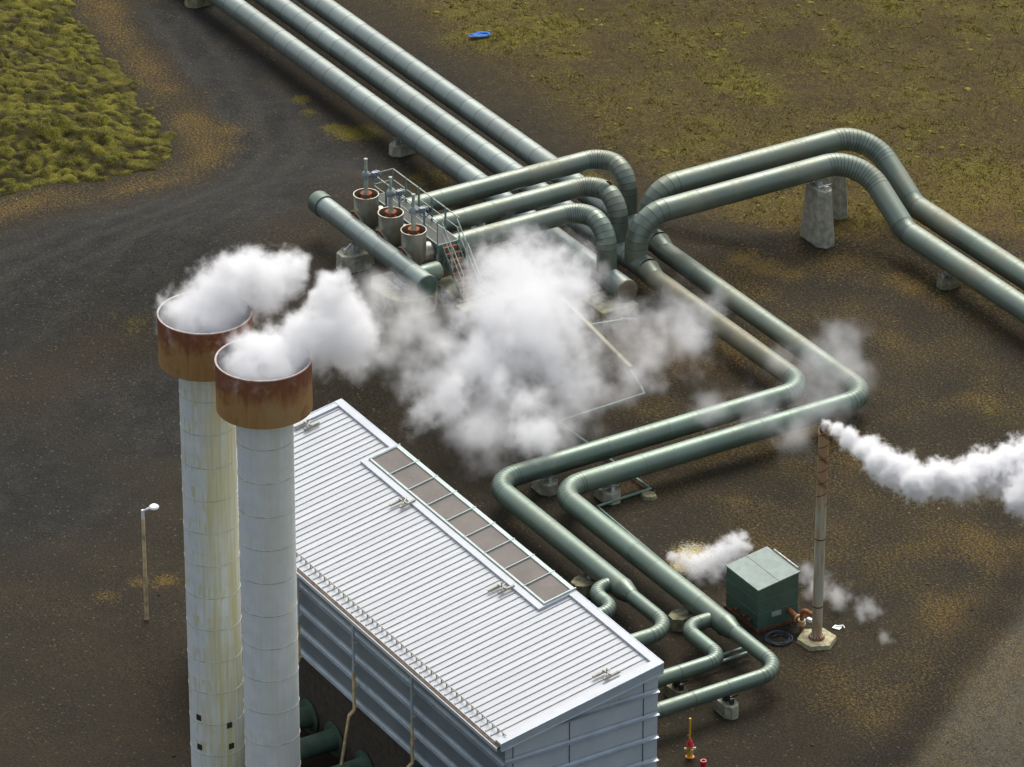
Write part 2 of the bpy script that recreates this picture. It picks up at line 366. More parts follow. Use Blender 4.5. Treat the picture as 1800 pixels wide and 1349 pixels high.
def masks(x, y):
    n1 = fbm(x / 2.2, y / 2.2, 4, 3); n2 = fbm(x / .7, y / .7, 3, 21); n3 = fbm(x / 6, y / 6, 3, 40)
    hill = hill_region(x, y)
    moss = np.maximum(spots(x, y, MOSS) * (.25 + .65 * n1 + .65 * n2), hill * (.54 * n1 + .36 * n2 + .16 * n3))
    org = np.maximum(spots(x, y, ORANGE) * (.5 + .8 * n1), .34 * hill * (n3 + .3) + .62 * (.35 + 1.1 * (n1 - .3)) * sstep(-12, -2, x) * sstep(-4, 1, y + .25 * (x - 16)))
    grey = np.clip(spots(x, y, GREY) * (.75 + .5 * n1), 0, 1)
    # the track at lower right
    d = (x - 23.4) * .824 + (y - 8.7) * .566     # signed distance beyond its edge line
    d = d + .8 * (n1 - .5)
    road = sstep(.3, 1.2, d)
    dark = np.maximum(spots(x, y, DARKS), .8 * np.exp(-((d + .2) / .8) ** 2) * sstep(.35, .6, n3 + .15))
    sul = np.exp(-(((x - 15.7) * .6 + (y + 1.7) * .8) ** 2 / .9 + ((x - 15.7) * .8 - (y + 1.7) * .6) ** 2 / 1.8)) * (.4 + 1.0 * n2)
    red = np.exp(-((x - .8) ** 2 / 5 + (y - 7.2) ** 2 / 3.5))
    edge = np.exp(-((poly_sd(x, y, OUT) + 1.2) / 1.5) ** 2)
    org = np.maximum(org, .55 * edge * (.4 + n1)); grey = grey * (1 - .8 * edge)
    moss = np.maximum(moss, .80 * hill * n3 * sstep(20, 32, y - .1 * x) * (.6 + .6 * n1))
    moss = np.maximum(moss, .75 * np.exp(-((poly_sd(x, y, OUT) + .3) / .6) ** 2) * n2)
    return moss, org, grey, road, dark, sul, red, hill
def axis_lin(lo, hi, step, out):
    a = list(np.arange(lo, hi + 1e-6, step)); s = step; v = hi; post = []
    while v < out: s *= 1.35; v += s; post.append(v)
    s = step; v = lo; pre = []
    while v > -out: s *= 1.35; v -= s; pre.append(v)
    return np.array(pre[::-1] + a + post)
gx = axis_lin(-56, 42, .3, 1500); gy = axis_lin(-38, 52, .3, 1500)
X, Y = np.meshgrid(gx, gy, indexing='ij'); nx, ny = X.shape
Zg = terrain(X, Y)
V = np.stack([X, Y, Zg], -1).reshape(-1, 3)
idx = np.arange(nx * ny).reshape(nx, ny)
Fq = np.stack([idx[:-1, :-1], idx[1:, :-1], idx[1:, 1:], idx[:-1, 1:]], -1).reshape(-1, 4)
def np_mesh(name, V, F, smooth=True):
    me = bpy.data.meshes.new(name); k = F.shape[1]
    me.vertices.add(len(V)); me.vertices.foreach_set('co', np.ascontiguousarray(V, dtype=np.float32).ravel())
    me.loops.add(F.size); me.loops.foreach_set('vertex_index', np.ascontiguousarray(F, dtype=np.int32).ravel())
    me.polygons.add(len(F)); me.polygons.foreach_set('loop_start', np.arange(0, F.size, k, dtype=np.int32)); me.polygons.foreach_set('loop_total', np.full(len(F), k, dtype=np.int32))
    me.update(calc_edges=True); me.validate()
    if smooth: me.polygons.foreach_set('use_smooth', np.ones(len(F), dtype=bool))
    return me
def add_attr(me, name, r, g, b):
    a = me.color_attributes.new(name, 'FLOAT_COLOR', 'POINT')
    a.data.foreach_set('color', np.stack([r, g, b, np.ones_like(r)], -1).astype(np.float32).ravel())
gm = np_mesh('ground', V, Fq)
mo, og, gr, rd, dk, su, re_, hl = [m.ravel() for m in masks(X, Y)]
add_attr(gm, 'ca', mo, og, gr); add_attr(gm, 'cb', rd, dk, su); TRK = [(-60, 8.5), (-46, 6.2), (-38.5, 4.9), (-33.7, 4.1), (-29.1, 3.0), (-25.2, 1.4), (-22.2, -1.5), (-20.8, -6), (-20.6, -12), (-19, -20), (-15, -30), (-10, -45)]
def line_d(x, y, P):
    d = np.full(x.shape, 1e9); sg = np.zeros(x.shape)
    for (ax, ay), (bx, by) in zip(P[:-1], P[1:]):
        ex, ey = bx - ax, by - ay; t = np.clip(((x - ax) * ex + (y - ay) * ey) / (ex * ex + ey * ey), 0, 1)
        q = np.hypot(x - ax - t * ex, y - ay - t * ey); m = q < d
        sg = np.where(m, np.sign((x - ax) * ey - (y - ay) * ex), sg); d = np.minimum(d, q)
    return d * sg
LD = line_d(X, Y, TRK) + .5 * (fbm(X / 5, Y / 5, 2, 78) - .5)
rut = sum(a_ * np.exp(-((LD - c_) / .26) ** 2) for c_, a_ in ((-2.6, .7), (-.9, 1), (.75, 1), (2.4, .8), (4.1, .5), (5.6, .4))) * np.clip(.2 + 1.3 * fbm(X / 3, Y / 3, 3, 79), 0, 1)
tracks = (.35 * fbm((X * .83 + Y * .55) * 1.6, (X * .55 - Y * .83) * .12, 4, 77) + .30 * fbm(X / .8, Y / .8, 3, 80) + .17 + .30 * rut).ravel(); add_attr(gm, 'cc', re_, hl, tracks)
ground = bpy.data.objects.new('ground', gm); COL.objects.link(ground); tag(ground, kind='structure')
def ground_mat():
    m, nt, b = new_mat('gravel_and_moss_ground'); g = NG(nt); p = g.pos()
    ca = g.sepc(g.attr('ca')); cb = g.sepc(g.attr('cb')); cc = g.sepc(g.attr('cc'))
    nL = g.noise(p, .35, 4); nM = g.noise(p, 2.1, 4, .6); nF = g.noise(p, 9, 3, .7); nS = g.noise(p, 26, 2, .7)
    c = g.mix(g.rng(nL, .35, .65), (.030, .026, .018), (.038, .031, .020))
    c = g.mix(g.rng(nM, .4, .68, 0, .5), c, (.025, .0225, .018))
    hillc = g.mix(g.rng(nM, .35, .65), (.076, .056, .015), (.044, .032, .012))
    c = g.mix(g.math('MULTIPLY', cc[1], .8), c, hillc)
    greyc = g.mix(g.rng(g.math('MULTIPLY_ADD', cc[2], .65, g.math('MULTIPLY', nM, .35)), .36, .68), (.019, .0198, .0192), (.038, .0372, .0342))
    c = g.mix(g.rng(ca[2], .25, .75), c, greyc)
    roadc = g.mix(g.rng(nM, .3, .7), (.066, .060, .047), (.096, .086, .068))
    c = g.mix(cb[0], c, roadc)
    c = g.mix(g.math('MULTIPLY', cc[0], .7), c, (.042, .021, .013))
    # rusty grit: scattered grains that thicken where the mask is strong
    of = g.rng(g.math('ADD', g.math('MULTIPLY', ca[1], .92), g.math('MULTIPLY', g.math('SUBTRACT', nF, .5), 1.5)), .22, .72)
    orgc = g.mix(g.rng(nS, .35, .65), (.074, .049, .014), (.155, .108, .032))
    c = g.mix(g.math('MULTIPLY', of, .85), c, orgc)
    mf = g.rng(g.math('ADD', g.math('ADD', ca[0], g.math('MULTIPLY', g.math('SUBTRACT', nM, .5), .9)), g.math('MULTIPLY', g.math('SUBTRACT', nF, .5), 1.0)), .38, .80)
    mossc = g.mix(g.rng(nS, .3, .7), (.060, .056, .010), (.165, .155, .018))
    mossc = g.mix(g.rng(nM, .35, .7), mossc, (.085, .060, .016))
    c = g.mix(g.math('MULTIPLY', mf, .85), c, mossc)
    c = g.mix(g.math('MULTIPLY', cb[1], .75), c, (.016, .014, .012))
    sf = g.rng(g.math('ADD', cb[2], g.math('MULTIPLY', g.math('SUBTRACT', nF, .5), .8)), .25, .75)
    sc_ = g.mix(g.rng(nM, .35, .65), (.42, .34, .10), (.55, .54, .48))
    c = g.mix(g.math('MULTIPLY', sf, .8), c, sc_)
    # grain of the gravel
    c = g.mix(1.0, c, g.mix(g.rng(nS, .28, .72), (.36, .36, .36), (1.95, 1.9, 1.75)), 'MULTIPLY')
    c = g.mix(1.0, c, g.mix(g.rng(nF, .3, .7), (.72, .72, .72), (1.28, 1.27, 1.25)), 'MULTIPLY')
    vo = g.N.new('ShaderNodeTexVoronoi'); vo.inputs['Scale'].default_value = 9; g.L.new(p, vo.inputs['Vector'])
    vc = g.sepc(vo.outputs['Color'])
    pick = g.math('MULTIPLY', g.math('GREATER_THAN', vc[0], .95), g.math('LESS_THAN', vo.outputs['Distance'], .42))
    stone = g.mix(vc[1], (.06, .048, .03), (.12, .10, .065))
    c = g.mix(1.0, c, (.80, .80, .79), 'MULTIPLY')
    c = g.mix(g.math('MULTIPLY', pick, g.math('MULTIPLY', g.math('SUBTRACT', 1.0, cb[0]), .7)), c, stone)
    nt.links.new(c, b.inputs['Base Color']); b.inputs['Roughness'].default_value = .95; b.inputs['Specular IOR Level'].default_value = .15
    h = g.math('ADD', g.math('MULTIPLY', nF, .8), g.math('MULTIPLY', nS, .4))
    nt.links.new(g.bump(h, .8, .07), b.inputs['Normal'])
    return m
gm.materials.append(ground_mat())

# grassy mound at upper left -----------------------------------------------------------
def hummock(x, y):
    """rounded tussocks on a jittered lattice"""
    best = np.zeros_like(x)
    s = .46
    wx = x + .4 * (fbm(x / 1.3, y / 1.3, 2, 71) - .5); wy = y + .4 * (fbm(x / 1.3, y / 1.3, 2, 72) - .5)
    ix = np.floor(wx / s); iy = np.floor(wy / s)
    for dx in (-1, 0, 1):
        for dy in (-1, 0, 1):
            cx = (ix + dx + .15 + .7 * _hash(ix + dx, iy + dy, 31)) * s; cy = (iy + dy + .15 + .7 * _hash(ix + dx, iy + dy, 32)) * s
            r = s * (.50 + .42 * _hash(ix + dx, iy + dy, 33)); hh = .05 + .22 * _hash(ix + dx, iy + dy, 34) ** 1.3
            q = 1 - ((wx - cx) ** 2 + (wy - cy) ** 2) / (r * r)
            best = np.maximum(best, hh * np.clip(q, 0, 1) ** .6)
    return best
def mound_h(x, y):
    sd_ = poly_sd(x, y, OUT) + 1.3 * (fbm(x / .7, y / .7, 4, 61) - .5)
    env = sstep(-.3, 1.0, sd_)
    h = -.35 + .38 * sstep(-.35, .25, sd_) + 1.0 * sstep(0, 7, sd_) + env * (hummock(x, y) + .16 * (fbm(x / .30, y / .30, 3, 64) - .5) + .22 * (fbm(x / 1.6, y / 1.6, 2, 65) - .5))
    return h + np.minimum(terrain(x, y), .3) * 0, env
mx = np.arange(-58, -23.5, .11); my = np.arange(-22, 6, .11)
MX, MY = np.meshgrid(mx, my, indexing='ij')
MH, ME = mound_h(MX, MY)
mh = np_mesh('hill', np.stack([MX, MY, MH], -1).reshape(-1, 3), (lambda i: np.stack([i[:-1, :-1], i[1:, :-1], i[1:, 1:], i[:-1, 1:]], -1).reshape(-1, 4))(np.arange(MX.size).reshape(MX.shape)))
hum = hummock(MX, MY)
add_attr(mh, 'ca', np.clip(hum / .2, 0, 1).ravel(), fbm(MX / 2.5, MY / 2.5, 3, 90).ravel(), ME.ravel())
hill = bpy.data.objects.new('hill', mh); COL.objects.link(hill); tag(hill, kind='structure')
def mound_mat():
    m, nt, b = new_mat('mossy_tussock_ground'); g = NG(nt); p = g.pos(); ca = g.sepc(g.attr('ca'))
    nM = g.noise(p, 1.3, 4); nF = g.noise(p, 17, 4, .72)
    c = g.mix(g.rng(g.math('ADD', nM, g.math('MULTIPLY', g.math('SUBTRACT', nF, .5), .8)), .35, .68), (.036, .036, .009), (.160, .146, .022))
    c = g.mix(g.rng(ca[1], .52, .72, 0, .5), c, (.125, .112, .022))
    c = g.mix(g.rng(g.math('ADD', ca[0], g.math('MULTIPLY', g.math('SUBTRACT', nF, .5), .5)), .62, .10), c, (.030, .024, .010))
    c = g.mix(1.0, c, g.mix(g.rng(nF, .3, .7), (.6, .6, .6), (1.35, 1.35, 1.3)), 'MULTIPLY')
    nt.links.new(c, b.inputs['Base Color']); b.inputs['Roughness'].default_value = .95; b.inputs['Specular IOR Level'].default_value = .1
    nt.links.new(g.bump(nF, .9, .06), b.inputs['Normal'])
    return m
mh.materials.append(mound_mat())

def leaf_mat(name):
    m, nt, b = new_mat(name); g = NG(nt)
    nt.links.new(g.attr('ca'), b.inputs['Base Color']); b.inputs['Roughness'].default_value = .9; b.inputs['Specular IOR Level'].default_value = .1
    return m
LEAF = leaf_mat('grass_blades')
def blades(name, px, py, pz, hmin, hmax, wid, nb, pal, spread=.07):
    n = len(px); k = n * nb
    cx = np.repeat(px, nb) + rng.normal(0, spread, k); cy = np.repeat(py, nb) + rng.normal(0, spread, k); cz = np.repeat(pz, nb) - .03
    a = rng.uniform(0, 2 * PI, k); h = rng.uniform(hmin, hmax, k); ln = rng.uniform(.3, 1.1, k) * h; w_ = rng.uniform(.6, 1.3, k) * wid
    ux, uy = np.cos(a), np.sin(a)
    v0 = np.stack([cx - uy * w_, cy + ux * w_, cz], -1); v1 = np.stack([cx + uy * w_, cy - ux * w_, cz], -1); v2 = np.stack([cx + ux * ln, cy + uy * ln, cz + h], -1)
    V = np.stack([v0, v1, v2], 1).reshape(-1, 3); F = np.arange(3 * k).reshape(-1, 3)
    me = np_mesh(name, V, F, False)
    pal = np.array(pal); ci = np.repeat(rng.integers(0, len(pal), n), nb); c = pal[ci] * rng.uniform(.65, 1.35, (k, 1)); c = np.repeat(c, 3, 0)
    add_attr(me, 'ca', c[:, 0], c[:, 1], c[:, 2]); me.materials.append(LEAF)
    o = bpy.data.objects.new(name, me); COL.objects.link(o); return o
PAL = [(.135, .122, .02), (.095, .088, .016), (.165, .142, .035), (.065, .058, .013), (.18, .16, .03)]
qx = rng.uniform(-52, -24.5, 16000); qy = rng.uniform(-16, 4, 16000); qh, qe = mound_h(qx, qy); hm = hummock(qx, qy)
ok = (qe > .75) & (hm > .09)
tag(blades('grass', qx[ok], qy[ok], qh[ok], .02, .065, .014, 7, PAL), kind='stuff')
# moss cushions on the open hillside
tx = rng.uniform(-46, 20, 120000); ty = rng.uniform(5, 46, 120000)
mm = masks(tx, ty)[0]; hr_ = hill_region(tx, ty)
keep = (rng.uniform(0, 1, 120000) < np.clip((mm - .36) * 2.0, 0, 1)) & ((hr_ > .3))
tx, ty = tx[keep][:9500], ty[keep][:9500]
def cushions(name, px, py):
    n = len(px); seg = 7
    r = .05 + .17 * rng.uniform(0, 1, n) ** 2.2; hz = r * rng.uniform(.15, .32, n); pz = terrain(px, py) - .02
    rings = [(1.0, 0.0), (.82, .55), (.42, .92)]
    VV = []; CC = []
    pal = np.array([(.10, .092, .016), (.085, .070, .014), (.135, .122, .02), (.080, .060, .016), (.066, .055, .014)]); c = pal[rng.integers(0, 5, n)] * rng.uniform(.6, 1.25, (n, 1))
    for q, (kr, kh) in enumerate(rings):
        for i in range(seg):
            a = 2 * PI * i / seg + q * .4; j = rng.uniform(.75, 1.25, n)
            VV.append(np.stack([px + np.cos(a) * r * kr * j, py + np.sin(a) * r * kr * j, pz + hz * kh * rng.uniform(.8, 1.2, n)], -1)); CC.append(c * (.95 + .15 * kh))
    VV.append(np.stack([px, py, pz + hz], -1)); CC.append(c * 1.1)
    nv = len(VV); V = np.stack(VV, 1).reshape(-1, 3); C = np.stack(CC, 1).reshape(-1, 3)
    F = []
    for q in range(2):
        for i in range(seg):
            j = (i + 1) % seg; a, b_, c_, d = q * seg + i, q * seg + j, (q + 1) * seg + j, (q + 1) * seg + i
            F += [(a, b_, c_), (a, c_, d)]
    for i in range(seg): F.append((2 * seg + i, 2 * seg + (i + 1) % seg, 3 * seg))
    F = np.array(F); FF = (F[None] + (np.arange(n) * nv)[:, None, None]).reshape(-1, 3)
    me = np_mesh(name, V, FF, True); add_attr(me, 'ca', C[:, 0], C[:, 1], C[:, 2]); me.materials.append(LEAF)
    o = bpy.data.objects.new(name, me); COL.objects.link(o); return o
tag(cushions('moss', tx[:2600], ty[:2600]), kind='stuff')

HPAL = [(.16, .148, .02), (.12, .115, .016), (.19, .17, .03), (.13, .10, .02), (.10, .10, .014), (.21, .18, .04)]
tag(blades('grass_tufts', tx[2600:], ty[2600:], terrain(tx[2600:], ty[2600:]), .04, .15, .02, 14, HPAL, .085), kind='stuff')
# loose stones
sx_ = rng.uniform(-40, 34, 26000); sy_ = rng.uniform(-32, 40, 26000)
oo = masks(sx_, sy_)[1]; kk = rng.uniform(0, 1, 26000) < (.018 + .45 * np.clip(oo, 0, 1)); sx_, sy_ = sx_[kk], sy_[kk]
def stones(name, px, py):
    n = len(px); r = rng.uniform(.02, .06, n) * (1 + 1.0 * (rng.uniform(0, 1, n) > .95)); pz = terrain(px, py)
    D = np.array([(1, 0, 0), (0, 1, 0), (-1, 0, 0), (0, -1, 0), (0, 0, .7), (0, 0, -.3)], float)
    V = np.stack([px, py, pz], -1)[:, None, :] + D[None] * r[:, None, None] * rng.uniform(.6, 1.4, (n, 6, 1))
    F = np.array([(0, 1, 4), (1, 2, 4), (2, 3, 4), (3, 0, 4), (1, 0, 5), (2, 1, 5), (3, 2, 5), (0, 3, 5)])
    FF = (F[None] + (np.arange(n) * 6)[:, None, None]).reshape(-1, 3)
    pal = np.array([(.17, .115, .05), (.12, .07, .025), (.20, .16, .09), (.06, .05, .04), (.24, .20, .13), (.045, .04, .035), (.10, .085, .03)])
    c = np.repeat(pal[rng.integers(0, 7, n)] * rng.uniform(.6, 1.2, (n, 1)), 6, 0)
    me = np_mesh(name, V.reshape(-1, 3), FF, False); add_attr(me, 'ca', c[:, 0], c[:, 1], c[:, 2]); me.materials.append(LEAF)
    o = bpy.data.objects.new(name, me); COL.objects.link(o); return o
tag(stones('gravel', sx_, sy_), kind='stuff')

# ------------------------------------------------------------------ pipes
def route(pts, rads, gores=9):
    """centre line with rounded corners; returns (points, joint flags)"""
    P = [Vector(p) for p in pts]; out = [(P[0], False)]
    for i in range(1, len(P) - 1):
        r = rads[i - 1]; g_ = gores[i - 1] if isinstance(gores, (list, tuple)) else gores
        a = (P[i - 1] - P[i]).normalized(); b = (P[i + 1] - P[i]).normalized()
        ang = a.angle(b); t = r / math.tan(ang / 2); c = P[i] + (a + b).normalized() * (r / math.sin(ang / 2))
        s = P[i] + a * t - c; n = s.cross(P[i] + b * t - c).normalized(); tot = PI - ang
        for k in range(g_ + 1):
            out.append((c + Matrix.Rotation(tot * k / g_, 3, n) @ s, True))
    out.append((P[-1], False)); return out
def pipe(mb, nodes, r, space=1.2, seg=44, lap=True, off=.0, r_end=None, bw=.015):
    P = [n[0] for n in nodes]; n = len(P)
    T = []
    for i in range(n):
        d = Vector((0, 0, 0))
        if i > 0: d += (P[i] - P[i - 1]).normalized()
        if i < n - 1: d += (P[i + 1] - P[i]).normalized()
        T.append(d.normalized())
    u = T[0].cross(Vector((0, 0, 1)));
    if u.length < .1: u = T[0].cross(Vector((0, 1, 0)))
    u.normalize(); fr = []
    for i in range(n):
        u = (u - T[i] * u.dot(T[i])).normalized(); fr.append((u.copy(), T[i].cross(u)))
    def ring(c, uv, rad): return [c + (uv[0] * math.cos(2 * PI * k / seg) + uv[1] * math.sin(2 * PI * k / seg)) * rad for k in range(seg)]
    def strip(A, B, mi):
        mb.add(A + B, [(k, (k + 1) % seg, seg + (k + 1) % seg, seg + k) for k in range(seg)], mi)
    tot = sum((P[i + 1] - P[i]).length for i in range(n - 1)); acc = 0
    for i in range(n - 1):
        L = (P[i + 1] - P[i]).length; dr = (P[i + 1] - P[i]).normalized()
        rr = (lambda s: r if r_end is None else r + (r_end - r) * s / tot)
        pieces = max(1, int(L / space)) if lap and L > space * 1.15 else 1
        for q in range(pieces):
            mb.tone = random.uniform(.02, .98) if lap else .5
            k0, k1 = (q + (off if q else 0)) / pieces, (q + 1 + (off if q < pieces - 1 else 0)) / pieces
            def frame_at(k):
                if k <= 0: return fr[i]
                if k >= 1: return fr[i + 1]
                u_ = fr[i][0].lerp(fr[i + 1][0], k); u_ = (u_ - dr * u_.dot(dr)).normalized(); return (u_, dr.cross(u_))
            strip(ring(P[i] + dr * (L * k0), frame_at(k0), rr(acc + L * k0)), ring(P[i] + dr * (L * k1), frame_at(k1), rr(acc + L * k1)), 0)
        mb.tone = .5
        if lap and L > space * 1.15:
            m = int(L / space); st = L / m
            for k in range(0, m):
                q = P[i] + dr * (st * (k + off)) if k else None
                if q is None: continue
                uv = fr[i] if not nodes[i][1] else fr[i + 1]
                uv = ((uv[0] - dr * uv[0].dot(dr)).normalized(), None); uv = (uv[0], dr.cross(uv[0]))
                A = ring(q - dr * bw, uv, r + .001); B = ring(q - dr * bw * .8, uv, r + .004); C = ring(q + dr * bw * .8, uv, r + .004); D = ring(q + dr * bw, uv, r + .001)
                strip(A, B, 2); strip(B, C, 2); strip(C, D, 2)
        if nodes[i][1] and lap:
            q = P[i]; d = T[i]
            A = ring(q - d * bw * .8, fr[i], r + .001); B = ring(q - d * bw * .6, fr[i], r + .003); C = ring(q + d * bw * .6, fr[i], r + .003); D = ring(q + d * bw * .8, fr[i], r + .001)
            strip(A, B, 1); strip(B, C, 1); strip(C, D, 1)
        acc += L
    return mb
def end_disc(name, c, ax, r, mat, parent, bulge=.05, seg=44):
    mb = MB(); mb.lathe([(r + .012, -.10), (r + .012, .0), (r * .96, .012), (r * .6, bulge), (.001, bulge * 1.15)], c, ax, seg)
    return mb.build(name, mat, parent)

PH, PR = 1.15, .50           # supply headers
QH, QR = 1.02, .43           # ground lines to the building
TH, TR = 3.45, .43           # raised lines from the valves
LH, LR = 3.25, .50           # raised loops on the right
PY = (7.26, 9.08, 10.84)
# header with blind end
h1 = thing('steam_header_pipe', 'outermost of three long green header pipes, ending in a blind end beside the thick steam', 'pipe', (-20, PY[0], PH), 'long green header pipes')
pipe(MB(), [(Vector((-75, PY[0], PH)), False), (Vector((-2.66, PY[0], PH)), False)], PR, 1.17).build('pipe_run', [M['pipe'], M['seam'], M['seam_mid']], h1) if False else None
mb = MB(); pipe(mb, [(Vector((-75, PY[0], PH)), False), (Vector((-2.66, PY[0], PH)), False)], PR, 1.17); mb.build('pipe_run', [M['pipe'], M['seam'], M['seam_mid']], h1)
end_disc('end_cap', (-2.62, PY[0], PH), (1, 0, 0), PR, M['cap_tan'], h1)
def long_line(name, label, y, x_red, q_y, q_x, q_y2, xr2, x_c2, wx, S):
    t = thing(name, label, 'pipe', (0, y, PH), 'long green header pipes')
    mb = MB(); pipe(mb, [(Vector((-75, y, PH)), False), (Vector((x_red, y, PH)), False)], PR, 1.17); mb.build('pipe_run', [M['pipe'], M['seam'], M['seam_mid']], t)
    mb = MB(); pipe(mb, [(Vector((x_red, y, PH)), False), (Vector((x_red + .25, y, PH)), False)], PR + .015, lap=False)
    pipe(mb, [(Vector((x_red + .25, y, PH)), False), (Vector((x_red + .85, q_y, QH)), False)], PR + .015, lap=False, r_end=QR + .01); mb.build('reducer', [M['pipe_mid'], M['seam'], M['seam_lt']], t)
    mb = MB(); nd = route([(x_red + .8, q_y, QH), (q_x, q_y, QH), (q_x, q_y2, QH), (xr2, q_y2, QH)], [1.15, 1.15], 10)
    # the stretch near the vents is tanned by deposits, the rest is fresher paint
    k = 2
    a = MB(); pipe(a, nd[:2] + [(nd[1][0] + Vector((.01, 0, 0)), False)], QR, 1.25); a.build('pipe_run', [M['pipe_tan'] if q_x < 9 else M['pipe_mid'], M['seam'], M['seam_lt']], t)
    a = MB(); pipe(a, nd[1:], QR, 1.4); a.build('pipe_run', [M['pipe_low'], M['seam'], M['seam_lt']], t)
    r2 = .29
    a = MB(); pipe(a, [(Vector((xr2, q_y2, QH)), False), (Vector((xr2 + .12, q_y2, QH)), False)], QR + .012, lap=False)
    pipe(a, [(Vector((xr2 + .12, q_y2, QH)), False), (Vector((xr2 + .75, q_y2, QH)), False)], QR + .012, lap=False, r_end=r2 + .01); a.build('reducer', [M['pipe_low'], M['seam'], M['seam_mid']], t)
    a = MB(); pipe(a, route([(xr2 + .7, q_y2, QH), (x_c2, q_y2, QH), (x_c2, -14.0, QH)], [.95], 8), r2, 1.35, bw=.02); a.build('outlet_pipe', [M['pipe_low'], M['seam'], M['seam_mid']], t)
    a = MB(); pipe(a, route([(S[0], q_y2 - .1, QH), (S[0], S[1], QH), (S[2], S[1], QH), (S[2], -14.0, QH)], [.62, .62], 7), r2 + .0, 1.3, bw=.02); a.build('branch_pipe', [M['pipe_low'], M['seam'], M['seam_mid']], t)
    return t
long_line('steam_header_pipe', 'green pipeline that runs from the middle header to the building along the steam side', PY[1], -4.1, 9.02, 8.18, -5.97, 17.7, 21.2, 0, (17.25, -7.05, 18.95))
long_line('steam_header_pipe', 'green pipeline that runs from the far header past the green hut to the building', PY[2], -6.0, 10.79, 10.04, -4.11, 21.9, 25.75, 0, (21.35, -5.55, 23.95))
# raised valve lines
TX = (-10.15, -8.10, -6.22); TLEG = (-8.22, -6.22, -4.27)
for i, lab in enumerate(('raised green valve line arching onto the far header, farthest of the three', 'raised green valve line arching onto the middle header, between its two twins', 'raised green valve line dropping into the steam at the blind end, nearest of the three')):
    y = PY[2 - i]; t = thing('valve_line_pipe', lab, 'pipe', (TX[i], 3.3, TH), 'raised green valve lines')
    mb = MB(); pipe(mb, route([(TX[i], -.25, TH), (TX[i], y, TH), (TLEG[i], y, TH), (TLEG[i], y, PH)], [.95, .95], [11, 7]), TR, 1.3); mb.build('pipe_run', [M['pipe_mid'], M['seam'], M['seam_lt']], t)
# loops
for (x, y, y2, lab) in ((-4.74, 9.05, 20.45, 'raised green loop pipe on the near side, resting on the front concrete pier'), (-6.62, 10.84, 22.22, 'raised green loop pipe on the far side, behind its twin loop')):
    t = thing('loop_pipe', lab, 'pipe', (x, y2, 0), 'raised green loop pipes')
    xk = x + 2.55
    mb = MB(); nd = route([(x, y, PH), (x, y, LH), (x, y2, LH), (xk + 1.1, y2, 1.2), (60, y2, 1.2)], [1.35, 1.75, 1.5], [7, 15, 9]); pipe(mb, nd, LR, 1.4, off=.0); mb.build('pipe_run', [M['pipe_mid'], M['seam'], M['seam_lt']], t)
# collecting pipe at the valves
VY = -1.95; VZ = 3.52; VR = .44
t = thing('collector_pipe', 'short thick green collecting pipe with a wide collar at one end and a flat cap', 'pipe', (-8, VY, VZ))
mb = MB(); pipe(mb, [(Vector((-12.1, VY, VZ)), False), (Vector((-3.46, VY, VZ)), False)], VR, 1.2); mb.build('pipe_run', [M['pipe'], M['seam'], M['seam_lt']], t)
end_disc('end_cap', (-3.40, VY, VZ), (1, 0, 0), VR, M['cap'], t, .02)
mb = MB(); mb.lathe([(.43, .02), (.50, 0), (.505, -.55), (.47, -.66), (.30, -.74), (.001, -.76)], (-11.95, VY, VZ), (1, 0, 0), 44); mb.build('end_collar', M['pipe_low'], t)
mb = MB(); mb.lathe([(.40, 0), (.40, 1.12), (.36, 1.22), (.2, 1.3), (.001, 1.32)], (-4.57, VY, VZ - .1), (0, 1, 0), 40); mb.build('stub_pipe', M['pipe_low'], t)

